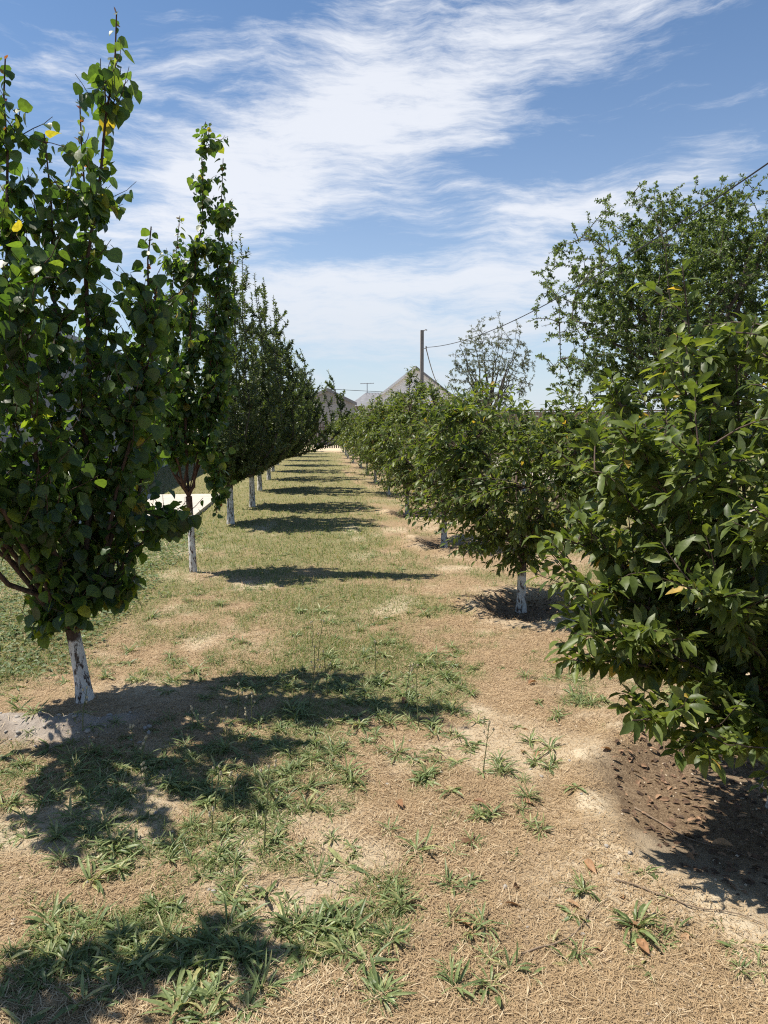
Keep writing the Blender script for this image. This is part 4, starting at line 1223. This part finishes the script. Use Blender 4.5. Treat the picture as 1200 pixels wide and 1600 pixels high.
# tall thin weed stalks with small heads
_h = MB(); _h.tube([(0, 0, 0), (0, 0, .007), (0, 0, .014)], [.002, .0062, .003], 6)
HEAD = mesh_tris('flower_head', np.vstack(_h.V), np.vstack(_h.T), True, [MAT['seed']])
def stalk(x, y, h, seed, label, group=None, heads=5, leaves=True):
    rng = np.random.default_rng(seed)
    root = thing('weed_stalk', (x, y, gz(x, y)), label, 'weed', group)
    m = MB(); P = grow(rng, (0, 0, 0), (rng.normal() * .08, rng.normal() * .08, 1), h, 7, .1, .05); m.tube(P, np.linspace(.0032, .0016, len(P)), 5); 
    tips = [P[-1]]
    for k in range(heads - 1):
        j = int(rng.integers(4, 7)); a = rng.random() * 6.28
        s = grow(rng, P[j], (math.cos(a) * .8, math.sin(a) * .8, .8), h * rng.uniform(.08, .22), 3, .3, .05); m.tube(s, .0013, 4); tips.append(s[-1])
    m.build('stem', MAT['stem'], root, True)
    for t in tips: o = link('flower_head', HEAD, root); o.location = t
    if leaves:
        for V, T, M in rosette(random.Random(seed), 7, .09, .006, .7):
            o = link('leaf', mesh_tris('leaf', V, T, False, [MAT['weed']]), root); o.matrix_local = M
stalk(-.185, 2.62, .34, 1, 'tall bare weed stalk standing left of the middle near the bottom')
stalk(.78, 3.15, .26, 2, 'single tall weed stalk on the open straw right of the middle', heads=6)
stalk(-.02, 4.05, .38, 3, 'tall thin stalk at the edge of the apricot shade')
rg = np.random.default_rng(9)
for k in range(12):
    stalk(float(rg.uniform(-1.15, -.2)), float(rg.uniform(2.5, 3.9)), float(rg.uniform(.10, .22)), 20 + k, 'thin stalk with pale seed heads in the apricot shade', 'seed head stalks in the apricot shade', 4, False)
for k in range(6):
    stalk(float(rg.uniform(-.1, .75)), float(rg.uniform(3.6, 5.2)), float(rg.uniform(.16, .34)), 50 + k, 'thin upright stalk in the sunny weeds of the alley', 'thin stalks in the sunny weeds', 3, False)

# fallen leaves, pebbles, twigs: each one lies on its own
DL = []
for f, c, t in ((.7, .5, .3), (1.0, .25, -.4), (.5, .8, .2)):
    V, T = leaf_template(CHE, f, c, .14, t); DL.append(mesh_tris('fallen_leaf', V, T, True, [MAT['dead_leaf']]))
spots = [(1.17, 2.03), (1.0, 1.93), (1.03, 2.19), (.83, 2.22), (.98, 2.43), (.62, 2.22), (1.46, 2.62), (1.53, 2.55), (1.42, 2.5), (.93, 2.85), (.67, 2.9), (1.1, 3.3), (.55, 2.62)]
rl = random.Random(3)
for k in range(26):
    X, Y = spots[k] if k < len(spots) else (rl.uniform(.1, 1.5), rl.uniform(1.95, 4.2))
    o = link('fallen_leaf', DL[k % 3]); o.location = (X, Y, gz(X, Y) + .012); o.rotation_euler = (rl.uniform(-.4, .4), rl.uniform(-.5, .5), rl.uniform(0, 6.3)); o.scale = (rl.uniform(.05, .085),) * 3
    tag(o, 'dry orange brown leaf lying curled on the straw', 'leaf', 'fallen leaves on the straw')

def pebble_mesh(seed):
    rng = np.random.default_rng(seed); t = (1 + 5 ** .5) / 2
    V = np.array([(-1, t, 0), (1, t, 0), (-1, -t, 0), (1, -t, 0), (0, -1, t), (0, 1, t), (0, -1, -t), (0, 1, -t), (t, 0, -1), (t, 0, 1), (-t, 0, -1), (-t, 0, 1)], float)
    V = nrmz(V) * rng.uniform(.75, 1.15, (12, 1)) * np.array([1, .75, .5])
    T = [(0, 11, 5), (0, 5, 1), (0, 1, 7), (0, 7, 10), (0, 10, 11), (1, 5, 9), (5, 11, 4), (11, 10, 2), (10, 7, 6), (7, 1, 8), (3, 9, 4), (3, 4, 2), (3, 2, 6), (3, 6, 8), (3, 8, 9), (4, 9, 5), (2, 4, 11), (6, 2, 10), (8, 6, 7), (9, 8, 1)]
    return mesh_tris('pebble', V, T, True, [MAT['stone']])
PB = [pebble_mesh(k) for k in range(5)]
for k in range(110):
    if k < 62: X, Y, sz = rl.uniform(-1.75, -.80), 3.76 + rl.gauss(0, .09), .005 + .020 * rl.random() ** 2.5
    else: X, Y, sz = rl.uniform(-.8, 1.3), rl.uniform(2.0, 4.4), rl.uniform(.005, .014)
    o = link('pebble', PB[k % 5]); o.location = (X, Y, gz(X, Y) + sz * .15); o.rotation_euler = (rl.uniform(-.4, .4), rl.uniform(-.4, .4), rl.uniform(0, 6.3)); o.scale = (sz,) * 3
    if k < 62: tag(o, 'grey lump on the crumbly ridge before the apricot trunk', 'stone', 'lumps on the grey ridge')
    else: tag(o, 'small pale pebble lying on the dry straw', 'stone', 'pebbles on the straw')
TW = [((.62, 1.98), (1.0, 2.2)), ((1.02, 2.28), (1.42, 2.0)), ((1.34, 2.82), (1.66, 2.42)), ((-1.0, 4.0), (-.86, 4.1))]
TL = ['thin bent twig lying near the bottom edge right of the middle', 'thin dry twig across the sandy rim at lower right', 'dry twig lying in the basin under the nearest cherry', 'short dry twig beside the apricot trunk']
for k, ((xa, ya), (xb, yb)) in enumerate(TW):
    t = np.linspace(0, 1, 9); X = xa + (xb - xa) * t + .02 * np.sin(t * 5 + k); Y = ya + (yb - ya) * t + .015 * np.cos(t * 7)
    m = MB(); m.tube(np.stack([X, Y, height(X, Y) + .008], 1), np.linspace(.0035, .0015, 9), 5)
    tag(m.build('twig', MAT['twig'], None, True), TL[k], 'twig')
